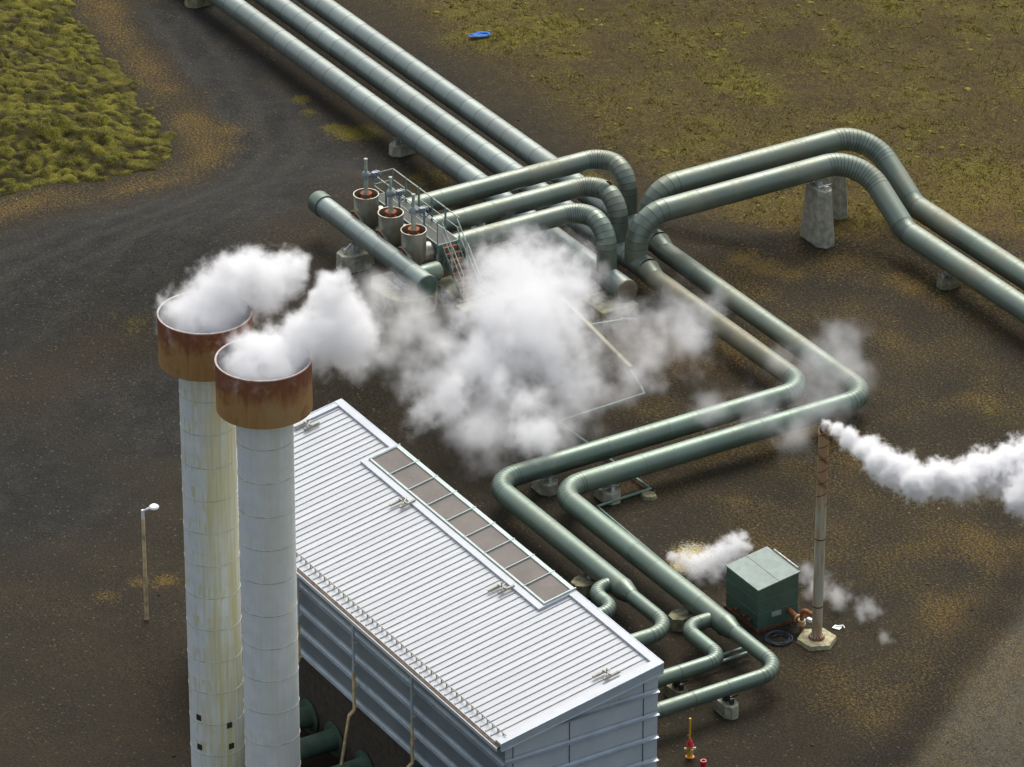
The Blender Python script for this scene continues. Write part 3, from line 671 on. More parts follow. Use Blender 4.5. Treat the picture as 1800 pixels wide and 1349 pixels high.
# ------------------------------------------------------------------ valves
def valve(x, label):
    t = thing('gate_valve', label, 'valve', (x, -.97, TH), 'steel valves in a row')
    mb = MB(); mb.lathe([(.47, -.56), (.50, -.54), (.48, -.48), (.43, -.36), (.42, -.3), (.42, .55), (.435, .56), (.435, .74)], (x, -.97, TH), (0, 1, 0), 40); mb.build('body', M['silver'], t)
    mb = MB(); mb.lathe([(.30, -.95), (.40, -.90), (.40, -.80), (.33, -.74), (.33, -.55), (.43, -.55)], (x, -.97, TH), (0, 1, 0), 36); mb.build('flange', M['rust'], t)
    mb = MB(); mb.lathe([(.40, -.32), (.525, -.02), (.525, 1.15), (.545, 1.16), (.545, 1.19), (.505, 1.19), (.505, .4)], (x, -.97, TH), (0, 0, 1), 44); c = mb.build('jacket', M['silver'], t)
    mb = MB(); mb.lathe([(.505, .62), (.50, .66), (.30, .92), (.17, 1.02), (.15, 1.16), (.24, 1.17), (.24, 1.24), (.1, 1.26)], (x, -.97, TH), (0, 0, 1), 36); mb.build('bonnet', M['rust'], t)
    mb = MB()
    for s in (-1, 1): mb.tube((x + s * .13, -.97 - s * .09, TH + 1.15), (x + s * .10, -.97 - s * .07, TH + 1.98), .08, 12)
    mb.tube((x, -.97, TH + 1.2), (x, -.97, TH + 2.0), .035, 10); mb.build('yoke', M['yoke'], t)
    mb = MB(); mb.lathe([(.10, 1.93), (.185, 1.97), (.195, 2.06), (.165, 2.16), (.09, 2.24), (.001, 2.26)], (x, -.97, TH), (0, 0, 1), 26)
    mb.tube((x, -.97, TH + 2.08), (x + .30, -.80, TH + 2.12), .085, 12); mb.box((x + .33, -.74, TH + 2.17), (.24, .22, .2), .5); mb.tube((x + .2, -.62, TH + 2.22), (x + .42, -.52, TH + 2.22), .075, 12); g_ = mb.build('gearbox', M['valve'], t)
    mb = MB(); mb.tube((x, -.97, TH + 2.2), (x, -.97, TH + 2.8), .068, 12); mb.lathe([(.068, 2.76), (.082, 2.77), (.082, 2.82), (.001, 2.83)], (x, -.97, TH), (0, 0, 1), 14); mb.build('stem', M['yoke'], t)
    ax = Vector((.88, -.42, .1)).normalized(); c = Vector((x + .48, -.74, TH + 2.10))
    mb = MB(); mb.torus(c, ax, .19, .020, 28, 8); mb.tube(c - ax * .15, c + ax * .05, .03, 8)
    u = ax.cross(Vector((0, 0, 1))).normalized(); v = ax.cross(u)
    for k in range(3):
        a = 2 * PI * k / 3 + .4; mb.tube(c, c + (u * math.cos(a) + v * math.sin(a)) * .185, .012, 6)
    mb.build('handwheel', M['wheel'], t)
    return t
for x, lab in zip(TX, ('steel jacketed valve with a blue handwheel, next to the collared end of the green collector', 'steel jacketed valve with a blue handwheel, the middle one of three', 'steel jacketed valve with a blue handwheel, beside the rusty stair')): valve(x, lab)

# ------------------------------------------------------------------ walkway with stair
t = thing('access_platform', 'green railed steel walkway with a short flight of rusty stairs above the pipes', 'walkway', (-8.4, .35, 2.0))
FZ = 3.95; yn, yf = -.14, .83; x0, x1 = -11.0, -5.62
mb = MB(); mb.box(((x0 + x1) / 2, (yn + yf) / 2, FZ - .02), (x1 - x0, yf - yn, .04)); mb.build('floor_grating', M['grating'], t)
mb = MB()
for y in (yn, yf): mb.box(((x0 + x1) / 2, y, FZ - .08), (x1 - x0 + .1, .05, .2))
for x in (x0, x1): mb.box((x, (yn + yf) / 2, FZ - .08), (.05, yf - yn + .1, .2))
mb.build('floor_frame', M['rail'], t)
def handrail(y, xs, name):
    top = MB()
    for a, b in zip(xs[:-1], xs[1:]):
        top.tube((a + .09, y, 5.0), (b, y, 5.0), .026, 8); top.tube((a + .09, y, 4.5), (b, y, 4.5), .018, 8)
    o = top.build(name, M['rail_lt'], t)
    for x in xs:
        mb = MB(); mb.tube((x, y, FZ - .15), (x, y, 5.0), .026, 8)
        if x not in (xs[0], xs[-1]): mb.tube((x + .09, y, FZ - .15), (x + .09, y, 5.0), .022, 8)
        mb.build('post', M['rail'], o)
handrail(yf, (-11.03, -9.96, -8.89, -7.82, -6.72, -5.58), 'guard_rail'); handrail(yn, (-10.97, -9.96, -8.85, -7.80, -6.80, -5.70), 'guard_rail')
mb = MB()
for y in (yn, yf): mb.tube((x0, y, 3.9), (x0, y, 5.0), .026, 8)
mb.tube((x0, yn, 5.0), (x0, yf, 5.0), .024, 8); mb.tube((x0, yn, 4.5), (x0, yf, 4.5), .018, 8); mb.build('guard_rail', M['rail'], t)
for x in (-10.95, -8.9, -6.85, -5.66):
    for y in (yn, yf):
        mb = MB(); mb.box((x, y, (FZ - .15 + 1.98) / 2), (.08, .08, FZ - .15 - 1.98)); mb.build('leg', M['rail'], t)
mb = MB(); mb.beam((-5.7, yn - .02, 3.6), (-4.9, yn - .5, 2.05), .05, .05); mb.beam((-5.66, yn, 2.3), (-6.6, yn, 3.7), .05, .05); mb.build('brace', M['rail'], t)
st = MB(); tr = MB(); sy0, sy1 = .0, .72
for k in range(8):
    x = -5.52 + .2 * k; z = FZ - .12 - .214 * k
    tr.box((x, (sy0 + sy1) / 2, z), (.22, sy1 - sy0 - .06, .045)); tr.box((x + .1, (sy0 + sy1) / 2, z - .03), (.02, sy1 - sy0 - .06, .07))
for y in (sy0, sy1): st.beam((-5.62, y, FZ - .05), (-5.52 + .2 * 8.2, y, FZ - .12 - .214 * 8.2), .03, .2)
st.build('stair_stringer', M['rail'], t); tr.build('stair_treads', M['tread'], t)
for y in (sy0, sy1):
    mb = MB()
    a = Vector((-5.55, y, 5.0)); b = a + Vector((.2, 0, -.214)) * 3.6; c = b + Vector((.12, 0, 0)); d = c + Vector((.2, 0, -.214)) * 4.3
    mb.poly_tube([a, b], .025); mb.tube(b, b - Vector((0, 0, 1.05)), .022, 8); mb.tube(c, c - Vector((0, 0, 1.1)), .022, 8)
    mb.poly_tube([c, d], .025); mb.tube(d, d - Vector((0, 0, 1.1)), .022, 8)
    for p_, q_ in ((a, b), (c, d)): mb.tube(p_ - Vector((0, 0, .45)), q_ - Vector((0, 0, .45)), .017, 8)
    mb.build('stair_rail', M['rail_lt'], t)

# ------------------------------------------------------------------ concrete supports
def hexplan(cx, cy, L, W, ax):
    """elongated hexagon: pointed at both ends of its long axis"""
    p = [(-L / 2, -W * .22), (-L / 2 + W * .38, -W / 2), (L / 2 - W * .38, -W / 2), (L / 2, -W * .22), (L / 2, W * .22), (L / 2 - W * .38, W / 2), (-L / 2 + W * .38, W / 2), (-L / 2, W * .22)]
    return [(cx + a, cy + b) for a, b in p] if ax == 'x' else [(cx - b, cy + a) for a, b in p]
def block(cx, cy, L, W, ax, top, pipe_bottom, label, mat='concrete', k=.93, group='concrete pipe blocks', name='support_block', cat='concrete block', bracket=None, sunk=.25, plain=False):
    z0 = gz(cx, cy) - sunk
    t = thing(name, label, cat, (cx, cy, z0), group)
    mb = MB(); mb.prism(hexplan(cx, cy, L, W, ax), z0, top, k); mb.build('pier' if top - z0 > 1.5 else 'block', M[mat], t)
    mb = MB(); d = Vector((1, 0, 0)) if ax == 'x' else Vector((0, 1, 0)); s_ = Vector((0, 1, 0)) if ax == 'x' else Vector((1, 0, 0))
    c = Vector((cx, cy, 0)); e = L * .30
    zt = pipe_bottom + .03
    mb.box(c + Vector((0, 0, (top + zt) / 2 - .0)), (.22, .22, max(.06, zt - top)))
    for q in (() if plain else (-1, 1)):
        mb.box(c + d * (q * e) + Vector((0, 0, top + .10)), (.07 if ax == 'x' else .16, .16 if ax == 'x' else .07, .22))
        mb.beam(c + d * (q * e * .9) + Vector((0, 0, top + .12)) - s_ * .05, c + d * (q * .15) + Vector((0, 0, zt)) - s_ * .05, .05, .05)
    if not plain: mb.beam(c + d * (e * .75) - s_ * .34 + Vector((0, 0, zt - .02)), c + d * (e * .75) + s_ * .34 + Vector((0, 0, zt - .02)), .05, .03)
    mb.build('saddle', M['steel_white'] if bracket is None else M[bracket], t)
    return t
block(-21.2, PY[0], 1.35, .8, 'y', .48, PH - PR, 'small concrete block under the outermost header, above the valves', bracket='galv')
block(-40.3, PY[0], 1.5, .9, 'y', .50, PH - PR, 'concrete block under the outermost header at the upper edge of the photo', 'concrete_moss', bracket='galv')
block(.55, 9.02, 1.4, .75, 'y', .42, QH - QR, 'concrete block under the tan pipe beside the reddish soil', 'concrete_moss', bracket='galv')
block(-.85, 10.79, 1.4, .75, 'y', .42, QH - QR, 'concrete block glimpsed between the two parallel descending pipes', 'concrete_moss', bracket='galv')
block(8.12, -3.45, 1.35, .85, 'x', .43, QH - QR, 'concrete block with white bracket by the inner pipe bend nearest the roof')
block(9.98, -1.72, 1.4, .85, 'x', .43, QH - QR, 'concrete block with white bracket beside the thin green pipe')
block(8.2, 7.3, 1.2, .75, 'x', .42, QH - QR, 'concrete block half hidden by steam between the two cross pipes', bracket='galv')
block(15.75, -6.1, 1.7, .9, 'y', .5, QH - QR, 'bare concrete block by the skylight, under the pipe next to the roof', 'concrete_moss', bracket='galv', plain=True)
block(19.75, -4.3, 1.7, .85, 'y', .5, QH - QR, 'bare concrete block under the pipe passing the green hut', 'concrete_moss', bracket='galv', plain=True)
block(25.72, -6.55, 1.25, .62, 'x', .5, QH - .29, 'pale concrete block with dark steel saddle at the end of the lowest pipe', bracket='black')
block(23.9, -7.55, 1.2, .6, 'x', .46, QH - .29, 'mossy concrete block between the two lowest pipes at the building corner', 'concrete_moss', bracket='black')
block(2.1, 20.5, 1.2, .8, 'y', .45, 1.2 - LR, 'low concrete block under the near loop pipe at the right', 'concrete_moss', bracket='galv')
block(-4.42, 18.15, 2.0, .98, 'x', 2.58, LH - LR, 'tall tapered concrete pier with white bracket under the near loop', k=.72, group='tall concrete piers', name='support_pier', cat='concrete pier', sunk=.15)
block(-6.35, 20.2, 2.0, .98, 'x', 2.58, LH - LR, 'tall concrete pier mostly hidden behind the front pier', k=.72, group='tall concrete piers', name='support_pier', cat='concrete pier', sunk=.15)
for i, lab in enumerate(('concrete pier under the farthest raised valve line', 'concrete pier with pale bracket under the middle raised valve line', 'concrete pier with pale bracket poking from the steam under the nearest valve line')):
    if i == 0: continue
    block(TX[i], 3.35, 1.7, .8, 'x', 2.85, TH - TR, lab, k=.85, group='tall concrete piers', name='support_pier', cat='concrete pier')
block(-9.1, -2.15, 1.6, 1.15, 'y', 2.72, TH - .42, 'concrete block under the green collecting pipe near its collared end', bracket='galv')
t = thing('anchor_block', 'large stained concrete anchor block under the flat end of the collecting pipe', 'concrete block', (-5.2, -2.0, 1.8))
mb = MB(); mb.prism([(-6.75, -2.75), (-6.0, -3.2), (-4.6, -3.2), (-3.9, -2.75), (-3.75, -1.4), (-4.4, -.9), (-6.2, -.9), (-6.75, -1.4)], 1.4, 2.72, .97); mb.build('block', M['concrete_moss'], t)
mb = MB(); mb.beam((-5.9, -2.45, 2.78), (-4.9, -2.45, 2.78), .14, .12); mb.box((-5.3, VY, 2.88), (1.0, .5, .34)); mb.build('saddle', M['steel_white'], t)
t = thing('end_block', 'sloping concrete block under the blind end of the outermost header', 'concrete block', (-2.9, 6.6, 0))
mb = MB(); mb.prism([(-4.2, 5.75), (-2.2, 5.75), (-2.2, 7.7), (-4.2, 7.7)], -.3, .62, .9); mb.build('block', M['concrete_moss'], t)
mb = MB(); mb.box((-2.9, PY[0], .66), (.5, .3, .12)); mb.build('saddle', M['galv'], t)
t = thing('stair_slab', 'flat concrete slab at the foot of the rusty stairs', 'concrete slab', (-5.4, .4, 2))
mb = MB(); mb.box((-4.9, .35, 2.03), (2.3, 1.1, .22)); mb.build('slab', M['concrete_moss'], t)
t = thing('foundation_strip', 'pale concrete strip running into the steam past the end of the stairs', 'concrete strip', (-3.6, 1.4, 2))
mb = MB(); mb.box((-3.35, 1.2, 1.98), (.55, 3.4, .3)); mb.build('strip', M['concrete'], t)

# ------------------------------------------------------------------ thin pipes on the ground
def thin(name, pts, r, label, mat='thin', group=None, foot=None):
    t = thing(name, label, 'small pipe', pts[0], group)
    mb = MB(); mb.poly_tube([Vector(p) for p in pts], r, 10); mb.build('tube', M[mat], t); return t
tz = .16
thin('small_pipe', [(1.6, -.35, tz), (10.55, -.06, tz), (10.67, -2.62, tz), (22.9, -2.98, tz), (22.9, -3.2, tz)], .055, 'thin green pipe zigzagging under both big pipes toward the hut')
thin('small_pipe', [(3.98, -.27, tz), (3.78, 4.0, tz), (3.2, 4.22, tz), (2.2, 4.28, .55)], .045, 'thin pale pipe branching across the wet ground inside the steam')
thin('small_pipe', [(-1.05, 4.4, 1.05), (-1.05, 6.0, .85), (-1.35, 6.1, .75), (-1.35, 6.9, .5)], .05, 'thin pale green pipe beside the blind end of the header')
thin('small_pipe', [(22.72, -3.5, .3), (22.8, -7.6, .3), (22.8, -14, .3)], .065, 'upper one of two thin parallel pipes crossing below the nearest big pipe', group='paired thin pipes')
thin('small_pipe', [(23.08, -3.7, .3), (23.17, -7.6, .3), (23.17, -14, .3)], .065, 'lower one of two thin parallel pipes crossing below the nearest big pipe', group='paired thin pipes')
t = thing('duct_cover', 'yellowish lichen stained duct sloping down the bank out of the steam', 'duct', (0, 4.3, .8))
mb = MB(); mb.beam((-3.2, 4.32, 1.42), (2.3, 4.30, .58), .17, .14); mb.build('cover', M['thin_tan'], t)
t = thing('footing_stone', 'mossy footing stone under the elbow of the thin green pipe', 'stone', (10.85, -.3, 0))
mb = MB(); mb.prism([(10.55, -.6), (10.95, -.68), (11.2, -.4), (11.15, -.05), (10.75, .05), (10.5, -.2)], -.1, .13, .75); mb.build('stone', M['concrete_moss'], t)

# ------------------------------------------------------------------ power house
HR, HE, YR, YE, XA, XB = 8.2, 7.04, -14.13, -20.59, 10.86, 32.95
SL = (HR - HE) / (YR - YE)
def rz_(y, off=0): return HR + (y - YR) * SL + off
bld = thing('power_house', 'long grey steel clad building with a white ribbed mono pitch roof', 'building', (22, -17.4, 0))
WY0, WX1, WY1, WX0 = -20.38, 32.68, -14.36, 11.1
def wallprof():
    """outline of one cladding course: straight sheet that flares out over its flashing"""
    return [(0, .92), (0, .15), (.006, .10), (.022, .06), (.06, .024), (.14, .0)]
def course(mb, lg, z, side, a, b, h=.92):
    pr = wallprof(); sc = h / .92
    for k in range(len(pr) - 1):
        (o0, h0), (o1, h1) = pr[k], pr[k + 1]
        mi = 0
        tgt = mb if k < 1 else lg
        if side == 'S': q = [(a, WY0 - o0, z + h0 * sc), (b, WY0 - o0, z + h0 * sc), (b, WY0 - o1, z + h1 * sc), (a, WY0 - o1, z + h1 * sc)]
        elif side == 'E': q = [(WX1 + o0, a, z + h0 * sc), (WX1 + o0, b, z + h0 * sc), (WX1 + o1, b, z + h1 * sc), (WX1 + o1, a, z + h1 * sc)]
        elif side == 'N': q = [(a, WY1 + o0, z + h0 * sc), (b, WY1 + o0, z + h0 * sc), (b, WY1 + o1, z + h1 * sc), (a, WY1 + o1, z + h1 * sc)]
        else: q = [(WX0 - o0, a, z + h0 * sc), (WX0 - o0, b, z + h0 * sc), (WX0 - o1, b, z + h1 * sc), (WX0 - o1, a, z + h1 * sc)]
        tgt.add(q, [(0, 1, 2, 3)])
    o = .14
    for (hh, oo) in ((-.035, .23),):
        if side == 'S': lg.add([(a, WY0 - o, z), (b, WY0 - o, z), (b, WY0 - o, z - .035), (a, WY0 - o, z - .035), (b, WY0, z - .035), (a, WY0, z - .035)], [(0, 1, 2, 3), (3, 2, 4, 5)])
        elif side == 'E': lg.add([(WX1 + o, a, z), (WX1 + o, b, z), (WX1 + o, b, z - .035), (WX1 + o, a, z - .035), (WX1, b, z - .035), (WX1, a, z - .035)], [(0, 1, 2, 3), (3, 2, 4, 5)])
        elif side == 'N': lg.add([(a, WY1 + o, z), (b, WY1 + o, z), (b, WY1 + o, z - .035), (a, WY1 + o, z - .035), (b, WY1, z - .035), (a, WY1, z - .035)], [(0, 1, 2, 3), (3, 2, 4, 5)])
        else: lg.add([(WX0 - o, a, z), (WX0 - o, b, z), (WX0 - o, b, z - .035), (WX0 - o, a, z - .035), (WX0, b, z - .035), (WX0, a, z - .035)], [(0, 1, 2, 3), (3, 2, 4, 5)])
def clip_roof(o, off=-.03):
    """trim everything above the roof plane"""
    bm = bmesh.new(); bm.from_mesh(o.data)
    base = WL[o]; n = Vector((0, -SL, 1)).normalized()
    bmesh.ops.bisect_plane(bm, geom=bm.verts[:] + bm.edges[:] + bm.faces[:], plane_co=Vector((0, YR, HR + off)) - base, plane_no=n, clear_outer=True)
    bm.to_mesh(o.data); bm.free()
zs = [3.32 + .92 * k for k in range(-3, 6)]
def wall(side, a, b, z_list, name):
    mb = MB(); lg = MB()
    for z in z_list: course(mb, lg, z, side, a, b)
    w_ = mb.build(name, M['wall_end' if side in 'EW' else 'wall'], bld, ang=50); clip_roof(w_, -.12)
    l_ = lg.build('flashing', M['ledge'], w_, ang=60); clip_roof(l_, -.12)
    return w_
wS = wall('S', WX0 - .2, WX1 + .2, zs[3:7], 'side_wall')
mb = MB(); mb.add([(WX0 - .2, WY0, 7.0), (WX1 + .2, WY0, 7.0), (WX1 + .2, WY0, 6.9), (WX0 - .2, WY0, 6.9)], [(0, 1, 2, 3)])
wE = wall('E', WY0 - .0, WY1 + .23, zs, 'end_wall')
wN = wall('N', WX0, WX1, zs, 'side_wall')
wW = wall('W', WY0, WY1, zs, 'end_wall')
mb = MB()
for y in (-19.95, -17.7, -14.72): mb.box((WX1 + .012, y, 4.0), (.02, .022, 8.6))
sm_ = mb.build('panel_joint', M['seam'], wE); clip_roof(sm_, -.14)
mb = MB(); mb.box((21.9, -20.28, 1.62), (WX1 - WX0 - .3, .06, 3.3)); mb.build('base_wall', M['base'], bld)
mb = MB(); mb.box((28.9, -20.34, 1.75), (4.4, .1, 3.1)); mb.build('base_panel', simple('dark_green_base_panel', (.02, .045, .035), .5), bld)
# roof: deck, trims, ribs
mb = MB(); th = .22
def slab(mb, xa, xb, ya, yb, z_top, z_bot):
    vs = [(x, y, rz_(y, z)) for z in (z_bot, z_top) for (x, y) in ((xa, ya), (xb, ya), (xb, yb), (xa, yb))]
    mb.add(vs, [(0, 3, 2, 1), (4, 5, 6, 7), (0, 1, 5, 4), (1, 2, 6, 5), (2, 3, 7, 6), (3, 0, 4, 7)])
slab(mb, XA, XB, YE, YR, -.05, -.12); roof = mb.build('roof', M['roof'], bld)
NX0, NX1, NY = 14.92, 27.35, -15.64
mb = MB(); k = 0; x = XA + .42
while x < XB - .36:
    yt = NY if NX0 - .1 < x < NX1 + .1 else -14.42
    ya = YE + .04
    for (dx0, dx1, zt0, zt1) in ((-.02, -.012, -.05, -.016), (-.012, .012, -.016, -.016), (.012, .02, -.016, -.05)):
        mb.add([(x + dx0, ya, rz_(ya, zt0)), (x + dx1, ya, rz_(ya, zt1)), (x + dx1, yt, rz_(yt, zt1)), (x + dx0, yt, rz_(yt, zt0))], [(0, 1, 2, 3)])
    mb.add([(x - .026, yt, rz_(yt, -.05)), (x - .014, yt, rz_(yt, .02)), (x + .014, yt, rz_(yt, .02)), (x + .026, yt, rz_(yt, -.05))], [(0, 1, 2, 3)])
    mb.add([(x - .026, ya, rz_(ya, -.05)), (x - .014, ya, rz_(ya, .02)), (x + .014, ya, rz_(ya, .02)), (x + .026, ya, rz_(ya, -.05))], [(3, 2, 1, 0)])
    x += .338
mb.build('seams', M['roof_rib'], roof, smooth=False)
mb = MB()
slab(mb, XA, NX0, -14.40, YR, .05, -.048); slab(mb, NX1, XB - .34, -14.40, YR, .05, -.048)
slab(mb, NX0, NX1, NY, -15.40, .05, -.048); slab(mb, NX0, 15.1, -15.40, YR, .05, -.048); slab(mb, 27.27, NX1, -15.40, YR, .05, -.048)
slab(mb, XA, XA + .28, YE, -14.40, .03, -.048); slab(mb, XB - .34, XB, YE, YR, .05, -.048)
mb.build('ridge_trim', M['roof_trim'], roof)
mb = MB()
def fascia_x(x, s):
    vs = [(x, YE - .02, rz_(YE, .05)), (x, YR + .02, rz_(YR, .05)), (x, YR + .02, rz_(YR, -.34)), (x, YE - .02, rz_(YE, -.22))]
    vs += [(v[0] + s * .035, v[1], v[2]) for v in vs]
    mb.add(vs, [(0, 1, 2, 3), (7, 6, 5, 4), (0, 4, 5, 1), (1, 5, 6, 2), (2, 6, 7, 3), (3, 7, 4, 0)])
fascia_x(XB, 1); fascia_x(XA - .035, 1)
mb.box(((XA + XB) / 2, YR + .03, HR - .14), (XB - XA, .03, .38)); mb.build('fascia', M['fascia'], roof)
mb = MB(); mb.beam((XB + .045, YE, rz_(YE, -.235)), (XB + .045, YR, rz_(YR, -.35)), .05, .03); mb.build('drip_edge', M['roof_trim'], roof)
mb = MB(); mb.box(((XA + XB) / 2, YE - .075, HE - .10), (XB - XA, .13, .07)); g1 = mb.build('gutter', M['gutter'], roof)
mb = MB(); mb.box(((XA + XB) / 2, YE - .16, HE - .14), (XB - XA, .035, .13)); mb.build('gutter_lip', M['roof_trim'], g1)
mb = MB(); yy = -20.27; mb.tube((XA + .2, yy, rz_(yy, .11)), (XB - .2, yy, rz_(yy, .11)), .02, 8)
x = XA + .42
while x < XB - .3: mb.box((x, yy, rz_(yy, .04)), (.03, .04, .12)); x += .338
mb.build('snow_guard', M['anchor'], roof)
# skylight
SX0, SX1, SY0, SY1 = 15.11, 27.26, -15.37, -14.10
mb = MB(); slab(mb, SX0, SX1, SY0, SY0 + .07, .10, -.04); slab(mb, SX0, SX0 + .06, SY0 + .07, SY1, .10, -.04); slab(mb, SX1 - .06, SX1, SY0 + .07, SY1, .10, -.04); slab(mb, SX0 + .06, SX1 - .06, -14.25, SY1, .10, -.04)
sk = mb.build('skylight', M['frame'], bld)
for k in range(9):
    a = SX0 + .06 + (SX1 - SX0 - .12) * k / 9; b_ = SX0 + .06 + (SX1 - SX0 - .12) * (k + 1) / 9
    mb = MB(); slab(mb, a + .02, b_ - .02, SY0 + .072, -14.252, .06, .02); mb.build('pane', M['pane'], sk)
for k in range(1, 9):
    a = SX0 + .06 + (SX1 - SX0 - .12) * k / 9
    mb = MB(); slab(mb, a - .016, a + .016, SY0 + .03, SY1 + .03, .115, .05); mb.build('mullion', M['frame'], sk)
for x in (SX0, SX1):
    mb = MB(); slab(mb, x - .022, x + .022, SY0 - .02, SY1 + .04, .12, .02); mb.build('mullion', M['frame'], sk)
# roof anchors
for (x, y) in ((11.49, -15.97), (18.39, -15.9), (25.4, -16.0), (32.2, -15.95)):
    mb = MB(); z = rz_(y, .05)
    mb.beam((x - .2, y - .40, rz_(y - .40, .07)), (x - .2, y + .12, rz_(y + .12, .07)), .08, .08); mb.beam((x + .17, y - .2, rz_(y - .2, .07)), (x + .17, y + .45, rz_(y + .45, .07)), .08, .08)
    mb.beam((x - .22, y + .02, z + .08), (x + .2, y + .08, z + .10), .06, .05); mb.beam((x - .2, y + .3, z + .05), (x + .2, y - .1, z + .11), .04, .04)
    mb.tube((x - .02, y + .05, z), (x - .02, y + .05, z + .26), .024, 8); mb.build('roof_anchor', M['anchor'], roof)
# drain pipes
for x in (19.2, 23.18, 27.24):
    mb = MB(); yq = WY0 - .33
    mb.tube((x, yq, HE - .14), (x, yq, 4.9), .055, 10, 0); mb.tube((x, yq, 4.9), (x, yq, 3.28), .058, 10, 1); mb.tube((x, yq, 3.28), (x, yq - .22, 3.1), .065, 10, 1); mb.tube((x, yq - .22, 3.1), (x, yq - .75, .1), .055, 10, 1)
    for z in (6.1, 5.2, 4.3, 3.45): mb.box((x + .02, yq + .04, z), (.17, .1, .05), 0, 1)
    mb.build('drain_pipe', [M['fascia'], M['stain_tan']], bld)
# ducts to the chimneys
for (x, pts, rr, lab) in ((19.23, [(19.23, -20.2, .81), (19.23, -24.9, .81), (20.3, -24.9, .81)], [.8], 'dark green duct from the base wall to the stained chimney, farthest of three'), (21.06, [(21.06, -20.2, .81), (21.06, -24.3, .81)], [], 'dark green duct from the base wall straight to the stained chimney, middle one of three'), (23.28, [(23.28, -20.2, .81), (23.28, -24.9, .81), (24.4, -24.9, .81)], [.8], 'dark green duct from the base wall by the second drain pipe, nearest of three')):
    t = thing('exhaust_duct', lab, 'duct', (x, -20.6, 0), 'green ducts between building and chimneys')
    mb = MB(); pipe(mb, route(pts, rr, 8) if rr else [(Vector(p), False) for p in pts], .40, 1.3); mb.build('pipe_run', [M['cap'], M['seam'], M['seam']], t)
    mb = MB(); mb.lathe([(.40, 0), (.66, 0), (.66, .05), (.40, .05)], (x, -20.36, .81), (0, -1, 0), 40); mb.build('collar', M['cap'], t)

# ------------------------------------------------------------------ chimneys
def chimney(cx, cy, top, mat, label, off, vents):
    t = thing('chimney', label, 'chimney', (cx, cy, 0), 'white chimneys with rusted hoods')
    r, Rh, hb = .955, 1.615, top - 1.83
    mb = MB(); mb.lathe([(r, -.2), (r, hb + .3)], (cx, cy, 0), (0, 0, 1), 72); sh = mb.build('shaft', M[mat], t)
    z = hb - off
    while z > .2:
        mb = MB(); mb.lathe([(r + .001, z - .035), (r + .013, z - .028), (r + .013, z + .0), (r + .001, z + .007)], (cx, cy, 0), (0, 0, 1), 72); z -= 1.29
        mb.build('joint_band', M['band'], sh)
    mb = MB(); mb.lathe([(r - .02, hb), (Rh - .06, hb), (Rh, hb + .03), (Rh, top)], (cx, cy, 0), (0, 0, 1), 80)
    a = -.9
    mb.box((cx + (Rh + .004) * math.cos(a), cy + (Rh + .004) * math.sin(a), (hb + top) / 2), (.02, .06, top - hb - .05), a); hd = mb.build('hood', M['hood'], t)
    mb = MB(); mb.lathe([(Rh - .05, top - .01), (Rh - .05, hb + .25), (r, hb + .2), (.001, hb + .1)], (cx, cy, 0), (0, 0, 1), 80); mb.build('lining', M['hood_in'], hd)
    mb = MB(); mb.lathe([(Rh + .008, top - .02), (Rh + .008, top + .02), (Rh - .055, top + .02), (Rh - .055, top - .02)], (cx, cy, 0), (0, 0, 1), 80); mb.build('rim', M['rim'], hd)
    for (x, y, z) in vents:
        a = math.atan2(y - cy, x - cx); mb = MB(); mb.box((cx + r * math.cos(a), cy + r * math.sin(a), z), (.05, .2, .22), a); mb.build('vent_hole', M['black'], sh)
chimney(20.81, -24.95, 19.2, 'shaft_a', 'tall white chimney with yellow stains, standing behind the other', 1.12, [(21.93, -24.96, 3.27), (21.94, -24.9, 2.39), (21.29, -26.19, 3.55), (21.29, -26.19, 2.33)])
chimney(24.9, -24.95, 19.28, 'shaft_b', 'tall cleaner white chimney with ochre hood, standing in front by the roof', 1.13, [])

# ------------------------------------------------------------------ lamp post
t = thing('lamp_post', 'slim tan lamp post with a round white lamp head on the bare gravel', 'lamp post', (8.88, -21.56, 0))
mb = MB(); mb.tube((8.88, -21.56, -.1), (8.88, -21.56, 4.35), .075, 12, r2=.065); mb.build('pole', M['stain_tan'], t)
mb = MB(); mb.tube((8.88, -21.56, 4.3), (8.88, -21.56, 4.72), .06, 12); mb.tube((8.88, -21.56, 4.68), (9.05, -21.42, 4.8), .04, 10); mb.build('bracket', M['white'], t)
mb = MB(); mb.lathe([(.001, .06), (.14, .05), (.19, .0), (.17, -.04), (.001, -.06)], (9.14, -21.22, 4.88), (.1, -.1, 1), 26); mb.tube((9.0, -21.45, 4.78), (9.12, -21.28, 4.86), .045, 10); mb.build('lamp_head', M['white'], t)

# ------------------------------------------------------------------ green hut
hx0, hx1, hy0, hy1 = 19.53, 21.67, -2.45, -.64; hz0, hz1 = 1.84, 2.10
t = thing('equipment_hut', 'small dark green metal hut with a paler sloping roof beside the vent pipe', 'hut', (20.6, -1.5, 0))
mb = MB(); mb.prism([(hx0, hy0), (hx1, hy0), (hx1, hy1), (hx0, hy1)], .12, hz0, tz=lambda p: hz0 - .04 if p[1] < -1.5 else hz1 - .04); wl = mb.build('walls', M['hut'], t)
mb = MB()
for f in (.36, .69):
    mb.box((hx1 + .004, (hy0 + hy1) / 2, .12 + f * 1.8), (.012, hy1 - hy0, .018)); mb.box(((hx0 + hx1) / 2, hy0 - .004, .12 + f * 1.72), (hx1 - hx0, .012, .018))
mb.build('panel_joint', M['seam_hut'], wl)
mb = MB(); o_ = .035
vs = [(x, y, (hz0 if y < -1.5 else hz1) + z) for z in (-.035, .02) for (x, y) in ((hx0 - o_, hy0 - o_), (hx1 + o_, hy0 - o_), (hx1 + o_, hy1 + o_), (hx0 - o_, hy1 + o_))]
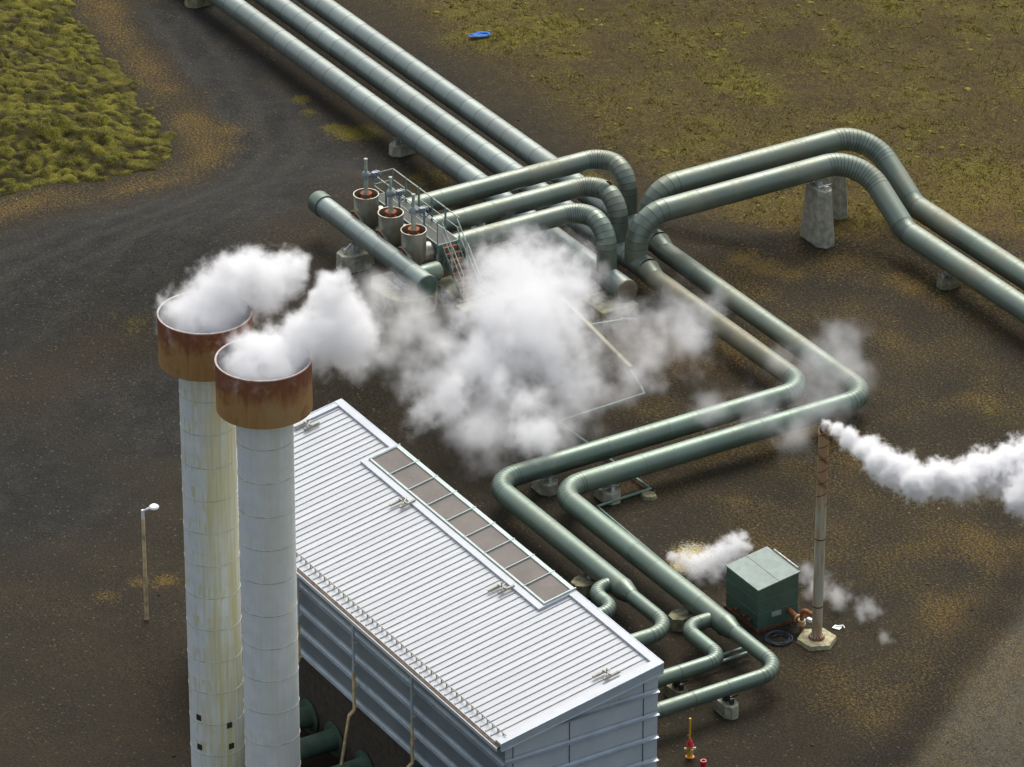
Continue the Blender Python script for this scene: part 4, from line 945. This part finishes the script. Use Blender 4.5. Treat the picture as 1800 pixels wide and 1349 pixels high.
mb.add(vs, [(0, 3, 2, 1), (4, 5, 6, 7), (0, 1, 5, 4), (1, 2, 6, 5), (2, 3, 7, 6), (3, 0, 4, 7)]); rf = mb.build('roof', M['hut_roof'], t)
mb = MB(); ym = (hy0 + hy1) / 2; mb.box(((hx0 + hx1) / 2, ym, (hz0 + hz1) / 2 + .024), (hx1 - hx0 + .05, .02, .012)); mb.build('roof_joint', M['seam_hut'], rf)
mb = MB(); mb.box(((hx0 + hx1) / 2, (hy0 + hy1) / 2, .06), (hx1 - hx0 + .1, hy1 - hy0 + .1, .12)); mb.build('base_frame', M['rust_dk'], t)
mb = MB()
for k in range(4): mb.box((hx1 + .02, -1.62, .52 + .055 * k), (.03, .42, .022), 0)
mb.build('louvre', M['steel_white'], wl)
mb = MB(); mb.tube((19.9, hy1 + .08, 2.16), (21.5, hy1 + .08, 2.16), .035, 10); mb.build('roof_rail', M['steel_white'], rf)
for x in (20.4, 20.95, 21.3):
    mb = MB(); mb.tube((x, hy0 - .02, .42), (x, hy0 - .22, .42), .05, 10); mb.lathe([(.05, 0), (.09, 0), (.09, .04), (.05, .04)], (x, hy0 - .2, .42), (0, -1, 0), 14); mb.build('pipe_fitting', M['rust_dk'], t)

# ------------------------------------------------------------------ vent pipe and its piping
vx, vy = 23.33, -.90
t = thing('pole_footing', 'pale six sided concrete footing under the tall rusty vent pipe', 'concrete footing', (vx, vy, 0))
mb = MB(); mb.prism([(vx + .80 * math.cos(a), vy + .80 * math.sin(a)) for a in [PI / 3 * k + .12 for k in range(6)]], -.2, .17, .93); mb.build('footing', simple('lichen_concrete', (.36, .34, .20), .9, var=.35, scale=5, bump=.02), t)
t = thing('vent_pipe', 'tall slender rust streaked vent pipe blowing a thin steam plume', 'vent pipe', (vx, vy, .17))
mb = MB(); r = .195; seg = 32; vs = []; H = 9.2
for k in range(seg):
    a = 2 * PI * k / seg; vs.append((vx + r * math.cos(a), vy + r * math.sin(a), .17))
for k in range(seg):
    a = 2 * PI * k / seg; c_ = math.cos(a - math.atan2(.55, -.2)); vs.append((vx + r * math.cos(a), vy + r * math.sin(a), H - .12 + .14 * c_))
for k in range(seg):
    a = 2 * PI * k / seg; c_ = math.cos(a - math.atan2(.55, -.2)); vs.append((vx + (r - .02) * math.cos(a), vy + (r - .02) * math.sin(a), H - .12 + .14 * c_))
for k in range(seg):
    a = 2 * PI * k / seg; vs.append((vx + (r - .02) * math.cos(a), vy + (r - .02) * math.sin(a), H - 1.2))
fs = [(q * seg + k, q * seg + (k + 1) % seg, (q + 1) * seg + (k + 1) % seg, (q + 1) * seg + k) for q in range(3) for k in range(seg)]
mb.add(vs, fs); pl = mb.build('pipe_run', M['vent'], t)
mb = MB()
for z in (1.55, 4.45): mb.lathe([(r + .001, z - .03), (r + .012, z - .02), (r + .012, z + .02), (r + .001, z + .03)], (vx, vy, 0), (0, 0, 1), 32)
mb.build('weld_band', M['rust_dk'], pl)
mb = MB(); pts = []
for k in range(150): a = k * .25; pts.append(Vector((vx + (r + .006) * math.cos(a), vy + (r + .006) * math.sin(a), 5.9 + k * .0202)))
for a, b in zip(pts[:-1], pts[1:]): mb.tube(a, b, .016, 6, caps=False)
mb.build('spiral_strake', M['rust_dk'], pl)
mb = MB(); mb.lathe([(r, .17), (.31, .17), (.31, .235), (r, .25)], (vx, vy, 0), (0, 0, 1), 32); fl = mb.build('flange', M['rust'], t)
mb = MB()
for k in range(14):
    a = 2 * PI * k / 14; mb.tube((vx + .255 * math.cos(a), vy + .255 * math.sin(a), .23), (vx + .255 * math.cos(a), vy + .255 * math.sin(a), .31), .026, 6)
mb.build('bolts', M['steel_white'], fl)
t = thing('drain_valve_pipe', 'rusty bent pipework linking the green hut to the tall vent pipe', 'pipework', (22.4, -.9, 0))
mb = MB(); pipe(mb, route([(22.55, -1.05, -.1), (22.55, -1.05, 1.05), (23.2, -.92, 1.05)], [.22], 7), .085, lap=False, seg=16); mb.build('elbow_pipe', M['rust'], t)
mb = MB(); mb.tube((21.66, -1.02, .55), (22.5, -1.05, .46), .11, 16); mb.build('inlet_pipe', M['rust'], t)
mb = MB(); mb.lathe([(.085, .36), (.15, .37), (.15, .45), (.11, .46), (.11, .52), (.15, .53), (.15, .58), (.085, .59)], (22.55, -1.05, 0), (0, 0, 1), 18); mb.lathe([(.1, 0), (.17, .0), (.17, .06), (.1, .06)], (22.25, -1.04, .49), (1, 0, 0), 18); mb.build('flange', M['stain_tan'], t)
mb = MB(); mb.torus((22.3, -1.25, .32), (.3, -.9, .2), .12, .02, 20, 6); mb.tube((22.3, -1.25, .32), (22.38, -1.07, .4), .025, 8); mb.build('handwheel', M['rust_dk'], t)
mb = MB(); mb.box((22.85, -.9, .68), (.22, .14, .12), .3); mb.build('junction_box', M['white'], t)
t = thing('hose_coil', 'coil of dark blue hose lying on the gravel in front of the hut', 'hose', (22.5, -2.05, 0))
mb = MB(); pts = []
for k in range(140): a = k * .18; rr = .50 + .05 * math.sin(k * .11) - .0006 * k; pts.append(Vector((22.5 + rr * math.cos(a), -2.05 + rr * math.sin(a), .05 + .02 * (k // 35) + .012 * math.sin(k))))
for k in range(20): a = 25.2 + k * .2; rr = .42 - .011 * k; pts.append(Vector((22.5 + rr * math.cos(a), -2.05 + rr * math.sin(a), .06)))
for a, b in zip(pts[:-1], pts[1:]): mb.tube(a, b, .02, 6, caps=False)
mb.build('hose_loop', M['hose'], t)

# ------------------------------------------------------------------ hydrant, red post, litter
hx, hy = 27.67, -9.40
t = thing('fire_hydrant', 'yellow fire hydrant with a red cap and tall yellow marker pole', 'hydrant', (hx, hy, 0))
mb = MB(); mb.lathe([(.001, .02), (.15, .02), (.15, .07), (.115, .09), (.105, .14), (.105, .46), (.13, .48), (.13, .52), (.10, .53)], (hx, hy, 0), (0, 0, 1), 24); mb.build('barrel', M['yellow'], t)
mb = MB(); mb.lathe([(.14, .52), (.14, .56), (.115, .58), (.10, .66), (.06, .73), (.035, .75), (.035, .79), (.001, .79)], (hx, hy, 0), (0, 0, 1), 24); mb.build('bonnet', M['red'], t)
mb = MB(); mb.lathe([(.105, -.02), (.165, -.02), (.165, .025), (.105, .03)], (hx, hy, 0.02), (0, 0, 1), 24); mb.build('base_flange', M['red'], t)
for d in ((.42, .9, 0), (-.42, -.9, 0), (.9, -.2, 0)):
    d = Vector(d).normalized(); c = Vector((hx, hy, .38)); big = d.x > .8
    mb = MB(); mb.tube(c + d * .09, c + d * .17, .05 if not big else .065, 14, 0); mb.tube(c + d * .16, c + d * .21, .055 if not big else .075, 14, 1); mb.build('outlet', [M['yellow'] if not big else M['black'], M['steel_white']], t)
mb = MB(); mb.tube((hx - .06, hy + .02, .55), (hx - .06, hy + .02, 1.63), .038, 12); mb.build('marker_pole', M['yellow'], t)
t = thing('post_tube', 'short open red tube standing on the gravel near the hydrant', 'red post', (28.7, -9.5, 0))
mb = MB(); mb.lathe([(.10, -.1), (.10, .44), (.115, .44), (.115, .47), (.075, .47), (.075, .1), (.001, .1)], (28.7, -9.5, 0), (0, 0, 1), 24); mb.build('tube', M['red'], t)
t = thing('plastic_sheet', 'crumpled bright blue plastic sheet lying on the mossy hillside', 'plastic sheet', (-30, 16.56, 0))
bm = bmesh.new(); bmesh.ops.create_grid(bm, x_segments=14, y_segments=8, size=.5)
zz = gz(-30, 16.56)
mb = MB()
for v in bm.verts: pass
vs = []; 
for v in bm.verts:
    x, y = v.co.x * 1.1, v.co.y * .55
    a = 1.2; X_, Y_ = x * math.cos(a) - y * math.sin(a), x * math.sin(a) + y * math.cos(a)
    vs.append((-30 + X_ + .1 * math.sin(y * 9), 16.56 + Y_ + .1 * math.sin(x * 7), zz + .12 + .10 * float(vnoise(np.array([v.co.x * 5 + 9]), np.array([v.co.y * 6 + 4]), 3)[0])))
mb.add(vs, [[v.index for v in f.verts] for f in bm.faces]); bm.free()
mb.build('sheet', M['tarp'], t, smooth=False)
t = thing('scrap', 'white and grey metal scrap lying on the gravel right of the vent footing', 'metal scrap', (22.96, -.05, 0))
mb = MB(); mb.beam((22.85, .25, .05), (23.0, .55, .07), .04, .03); mb.beam((23.0, .55, .06), (23.15, .5, .05), .03, .02); mb.box((22.95, .3, .03), (.3, .25, .03), .5, 1); mb.build('shard', [M['white'], M['galv']], t)

# ------------------------------------------------------------------ steam
def warp(g, posn, amp, sc):
    n = g.N.new('ShaderNodeTexNoise'); n.inputs['Scale'].default_value = sc; n.inputs['Detail'].default_value = 1.0; g.L.new(posn, n.inputs['Vector'])
    a = g.N.new('ShaderNodeVectorMath'); a.operation = 'MULTIPLY_ADD'; g.L.new(n.outputs['Color'], a.inputs[0])
    a.inputs[1].default_value = (amp,) * 3; b_ = g.N.new('ShaderNodeVectorMath'); b_.operation = 'SUBTRACT'; g.L.new(posn, b_.inputs[0]); b_.inputs[1].default_value = (amp * .5,) * 3
    g.L.new(b_.outputs[0], a.inputs[2]); return a.outputs[0]
def smooth_field(g, posn, puffs, nscale, namp, det, lo=0.0, hi=.5, stretch=None, k=.3, wa=1., ws=.6):
    raw = posn; posn = warp(g, posn, wa, ws); cur = None
    for (x, y, z, r) in puffs:
        d = g.N.new('ShaderNodeVectorMath'); d.operation = 'DISTANCE'; g.L.new(posn, d.inputs[0]); d.inputs[1].default_value = (x, y, z)
        v = g.math('MULTIPLY_ADD', d.outputs['Value'], -1.0 / r, 1.0)
        cur = v if cur is None else g.math('SMOOTH_MAX', cur, v, k)
    n = g.noise(raw, nscale, det, .72)
    v = g.math('ADD', cur, g.math('MULTIPLY', g.math('SUBTRACT', n, .54), namp))
    return g.rng(v, lo, hi)
def steam_mesh(name, label, puffs, dens, nscale, namp, det=3, hi=.45, step=.16, grow=1.22, anis=0., wa=1., ws=.6):
    m = bpy.data.materials.new(name + '_vapour'); m.use_nodes = True; nt = m.node_tree; nt.nodes.clear(); g = NG(nt)
    out = g.N.new('ShaderNodeOutputMaterial'); pv = g.N.new('ShaderNodeVolumePrincipled'); g.L.new(pv.outputs[0], out.inputs['Volume'])
    f = smooth_field(g, g.pos(), puffs, nscale, namp, det, 0., hi, wa=wa, ws=ws)
    g.L.new(g.math('MULTIPLY', f, dens), pv.inputs['Density'])
    pv.inputs['Color'].default_value = (.996, .997, .998, 1); pv.inputs['Anisotropy'].default_value = anis
    bm = bmesh.new()
    c = Vector(puffs[0][:3])
    for (x, y, z, r) in puffs: bmesh.ops.create_icosphere(bm, subdivisions=2, radius=r * grow, matrix=Matrix.Translation(Vector((x, y, z)) - c))
    me = bpy.data.meshes.new(name); bm.to_mesh(me); bm.free(); me.materials.append(m)
    o = bpy.data.objects.new(name, me); COL.objects.link(o); o.location = c
    md = o.modifiers.new('merge', 'REMESH'); md.mode = 'VOXEL'; md.voxel_size = .14 if puffs[0][3] < .6 else .25
    ext = max(max(p[i] + p[3] for p in puffs) - min(p[i] - p[3] for p in puffs) for i in range(3))
    m.cycles.volume_step_rate = max(.03, step / (ext * .1 * 1.2))
    return tag(o, label, 'steam')
def steam_grid(name, label, puffs, dens, nscale, namp, det=4, hi=.6, vox=.13, kind=None, wa=1.4, ws=.5):
    m = bpy.data.materials.new(name + '_vapour'); m.use_nodes = True; nt = m.node_tree; nt.nodes.clear()
    out = nt.nodes.new('ShaderNodeOutputMaterial'); pv = nt.nodes.new('ShaderNodeVolumePrincipled'); nt.links.new(pv.outputs[0], out.inputs['Volume'])
    pv.inputs['Density'].default_value = dens; pv.inputs['Color'].default_value = (.996, .997, .998, 1)
    tr_ = bpy.data.node_groups.new(name, 'GeometryNodeTree')
    tr_.interface.new_socket('Geometry', in_out='INPUT', socket_type='NodeSocketGeometry'); tr_.interface.new_socket('Geometry', in_out='OUTPUT', socket_type='NodeSocketGeometry')
    g = NG(tr_); go = g.N.new('NodeGroupOutput'); po = g.N.new('GeometryNodeInputPosition')
    cs = puffs; pw = warp(g, po.outputs[0], wa, ws)
    cur = None
    for (x, y, z, r) in cs:
        d = g.N.new('ShaderNodeVectorMath'); d.operation = 'DISTANCE'; g.L.new(pw, d.inputs[0]); d.inputs[1].default_value = (x, y, z)
        v = g.math('MULTIPLY_ADD', d.outputs['Value'], -1.0 / r, 1.0); cur = v if cur is None else g.math('SMOOTH_MAX', cur, v, .2)
    n = g.noise(po.outputs[0], nscale, det, .65)
    f = g.rng(g.math('ADD', cur, g.math('MULTIPLY', g.math('SUBTRACT', n, .55), namp)), 0., hi)
    vc = g.N.new('GeometryNodeVolumeCube'); g.L.new(f, vc.inputs['Density'])
    mn = [min(p[i] - p[3] for p in cs) - wa * .3 for i in range(3)]; mx_ = [max(p[i] + p[3] for p in cs) + wa * .3 for i in range(3)]
    vc.inputs['Min'].default_value = mn; vc.inputs['Max'].default_value = mx_
    for i, a in enumerate('XYZ'): vc.inputs['Resolution ' + a].default_value = max(6, int((mx_[i] - mn[i]) / vox))
    sm = g.N.new('GeometryNodeSetMaterial'); sm.inputs['Material'].default_value = m
    g.L.new(vc.outputs[0], sm.inputs[0]); g.L.new(sm.outputs[0], go.inputs[0])
    vol = bpy.data.volumes.new(name); vol.materials.append(m)
    o = bpy.data.objects.new(name, vol); COL.objects.link(o); md = o.modifiers.new('vapour', 'NODES'); md.node_group = tr_
    return tag(o, label, 'steam') if kind is None else tag(o, kind=kind)

CH1 = [(20.8, -25.45, 18.95, .6), (20.8, -24.95, 18.93, 1.06), (20.8, -24.17, 19.52, 1.), (20.8, -23.38, 20.03, .89), (20.8, -22.51, 19.8, .81), (20.8, -23.15, 20.53, .54), (20.8, -21.73, 19.81, .66), (20.8, -21.33, 20.05, .43), (20.8, -24.03, 20.68, .42), (20.8, -24.66, 19.98, .58)]
CH2 = [(24.9, -25.5, 19.1, .62), (24.9, -25.01, 19.15, .91), (24.9, -23.97, 19.29, .87), (24.9, -23.05, 19.43, .87), (24.9, -22.14, 19.35, .99), (24.9, -21.41, 19.2, .76), (24.9, -22.49, 20.45, .65), (24.9, -22.15, 21.07, .61), (24.9, -21.68, 20.24, .61), (24.9, -22.65, 21.29, .3), (24.9, -23.69, 20.03, .49)]
CH2W = [(23., -18.88, 18.21, 1.07), (23., -19.54, 19.36, .87), (23., -17.98, 17.41, 1.07), (23., -19.79, 16.81, .58), (23., -18.89, 17., .78), (23., -18.2, 18.79, .78)]
CORE = [(1.23, .19, 3.5, 2.19), (-1.93, 1.31, 3.5, 1.75), (-1.86, 2.91, 3.5, 1.4), (-1.6, 3.85, 3.5, .94), (.33, -1.29, 3.5, 1.38), (1.82, 1.17, 3.5, 1.27), (.1, 3.3, 3.5, .75), (.99, -1.15, 2.2, 1.84), (2.1, .19, 2.2, 1.73), (1.66, -2.89, 2.2, 1.42), (3.4, -5.13, 2.2, 1.31), (3.95, -6.5, 2.2, .9), (7.5, -3.8, 2.2, 1.34), (4.92, -2.61, 2.2, 1.02)]
THIN = [(2.31, 5.13, 1.6, 1.51), (1.22, 7.22, 1.6, 1.29), (4.45, 2.93, 1.6, 1.03), (5.38, 1.66, 1.6, .8), (4.49, .2, 1.6, 1.6), (3.16, 6.52, 1.6, 1.4), (.3, 5.3, 1.6, .95), (5.44, -4.64, 1.6, 1.58), (-2.6, 5.6, 2.6, .6), (1.5, -4.2, 2.4, 1.61), (3.12, -2.98, 1.6, 1.6), (6.16, -1.65, 1.6, 1.36), (.98, 8.79, 1.6, .94), (1.71, 2.21, 1.6, 1.27)]
LOOPW = [(7.76, 9.56, 1.8, 1.38), (7.28, 11.15, 1.8, 1.27), (10.54, 8.07, 1.8, 1.36), (12.1, 5.63, 1.8, 1.24), (9.4, 10.38, 1.8, .92), (9.78, 5.44, 1.8, 1.13), (7.16, 8.57, 1.8, .92), (8.84, 3.89, 1.8, .91)]
VENT = [(23.29, -.76, 9.1, .21), (23.86, -.67, 9.15, .27), (24.6, -.6, 9.15, .35), (25.63, -.56, 9.15, .45), (26.7, -.68, 9.15, .49), (27.46, -.47, 9.15, .57), (28.56, -.45, 9.15, .53), (28.69, .41, 9.15, .57), (29.25, 1.01, 9.15, .61), (29.2, 2.06, 9.15, .66), (29.57, 2.84, 9.15, .78), (29.96, 3.65, 9.15, .94), (31.2, 2.1, 9.15, .5), (31.3, 3.1, 9.15, .9)]
HUTS = [(16.2, -2.63, .56, .2), (16.42, -2.31, .5, .3), (16.85, -2.02, .5, .37), (16.93, -1.47, .5, .41), (17.13, -1.03, .64, .44), (17.25, -.55, .96, .39), (17.15, -.51, 1.2, .24), (17.25, -.25, 1.3, .18), (17.5, -.2, 1.0, .22)]
HUTW = [(19.59, 1.24, .5, .48), (20.87, .89, .5, .56), (21.79, 1.17, .5, .52), (23.11, 1.56, .5, .51), (25.14, .92, .5, .32), (17.4, -2.37, .5, .54), (17.91, -1.93, .5, .43)]
def sc(P, k): return [(x, y, z, r * k) for (x, y, z, r) in P]
STEAM = True
def pool(cx, cy, z): return [(cx + .82 * math.cos(k * PI / 3), cy + .82 * math.sin(k * PI / 3), z + .02, .64) for k in range(6)] + [(cx, cy, z - .1, .8)]
CH1 += pool(20.8, -24.95, 19.05) + [(20.9, -22.9, 19.5, .75)]
CH2 += pool(24.9, -24.95, 19.15) + [(24.9, -23.0, 19.1, .75), (24.9, -21.9, 18.7, .6)]
if STEAM:
    steam_mesh('steam_plume', 'thick white steam pouring out of the stained rear chimney', sc(CH1, 1.50), 6.0, 1.8, 1.9, 6, hi=1.15, wa=.8, ws=.9)
    steam_mesh('steam_plume', 'thick white steam pouring sideways out of the front chimney', sc(CH2, 1.52), 6.0, 1.8, 1.9, 6, hi=1.15, wa=.8, ws=.9)
    steam_mesh('steam_plume', 'narrow dense steam trail streaming from the tall vent pipe', sc(VENT, 1.55), 15.0, 3.0, 1.8, 6, hi=.95, step=.1, wa=.5, ws=1.3)
    steam_mesh('steam_cloud', 'big dense cloud of steam between the valves and the lower pipe loop', sc(CORE[:7], 1.5) + sc(CORE[7:], 1.25), 2.7, .85, 2.5, 6, hi=1.5, step=.24, wa=1.8, ws=.45)
    steam_mesh('steam_puff', 'small steam puff rising from the sulphur stained patch behind the hut', sc(HUTS, 1.7), 7.0, 3.4, 2.0, 5, hi=1.0, step=.1, wa=.4, ws=1.6)
    steam_grid('steam_wisp', 'thin drifting steam trailing right of the front chimney plume', sc(CH2W, 1.45), 1.0, 1.1, 2.6, det=6, hi=1.2)
    steam_grid('steam_wisp', 'thin veil of steam over the wet ground inside the lower pipe loop', sc(THIN, 1.35), 1.0, .9, 2.8, det=6, hi=1.3)
    steam_grid('steam_wisp', 'thin steam hanging over the bends of the two cross pipes', sc(LOOPW, 1.3), .5, .9, 2.6, det=6, hi=1.2)
    steam_grid('steam_wisp', 'faint low steam wisps on the gravel around the vent footing', sc(HUTW, 1.35), 1.4, 2.4, 2.4, vox=.06, wa=.4, ws=1.5, hi=1.1)
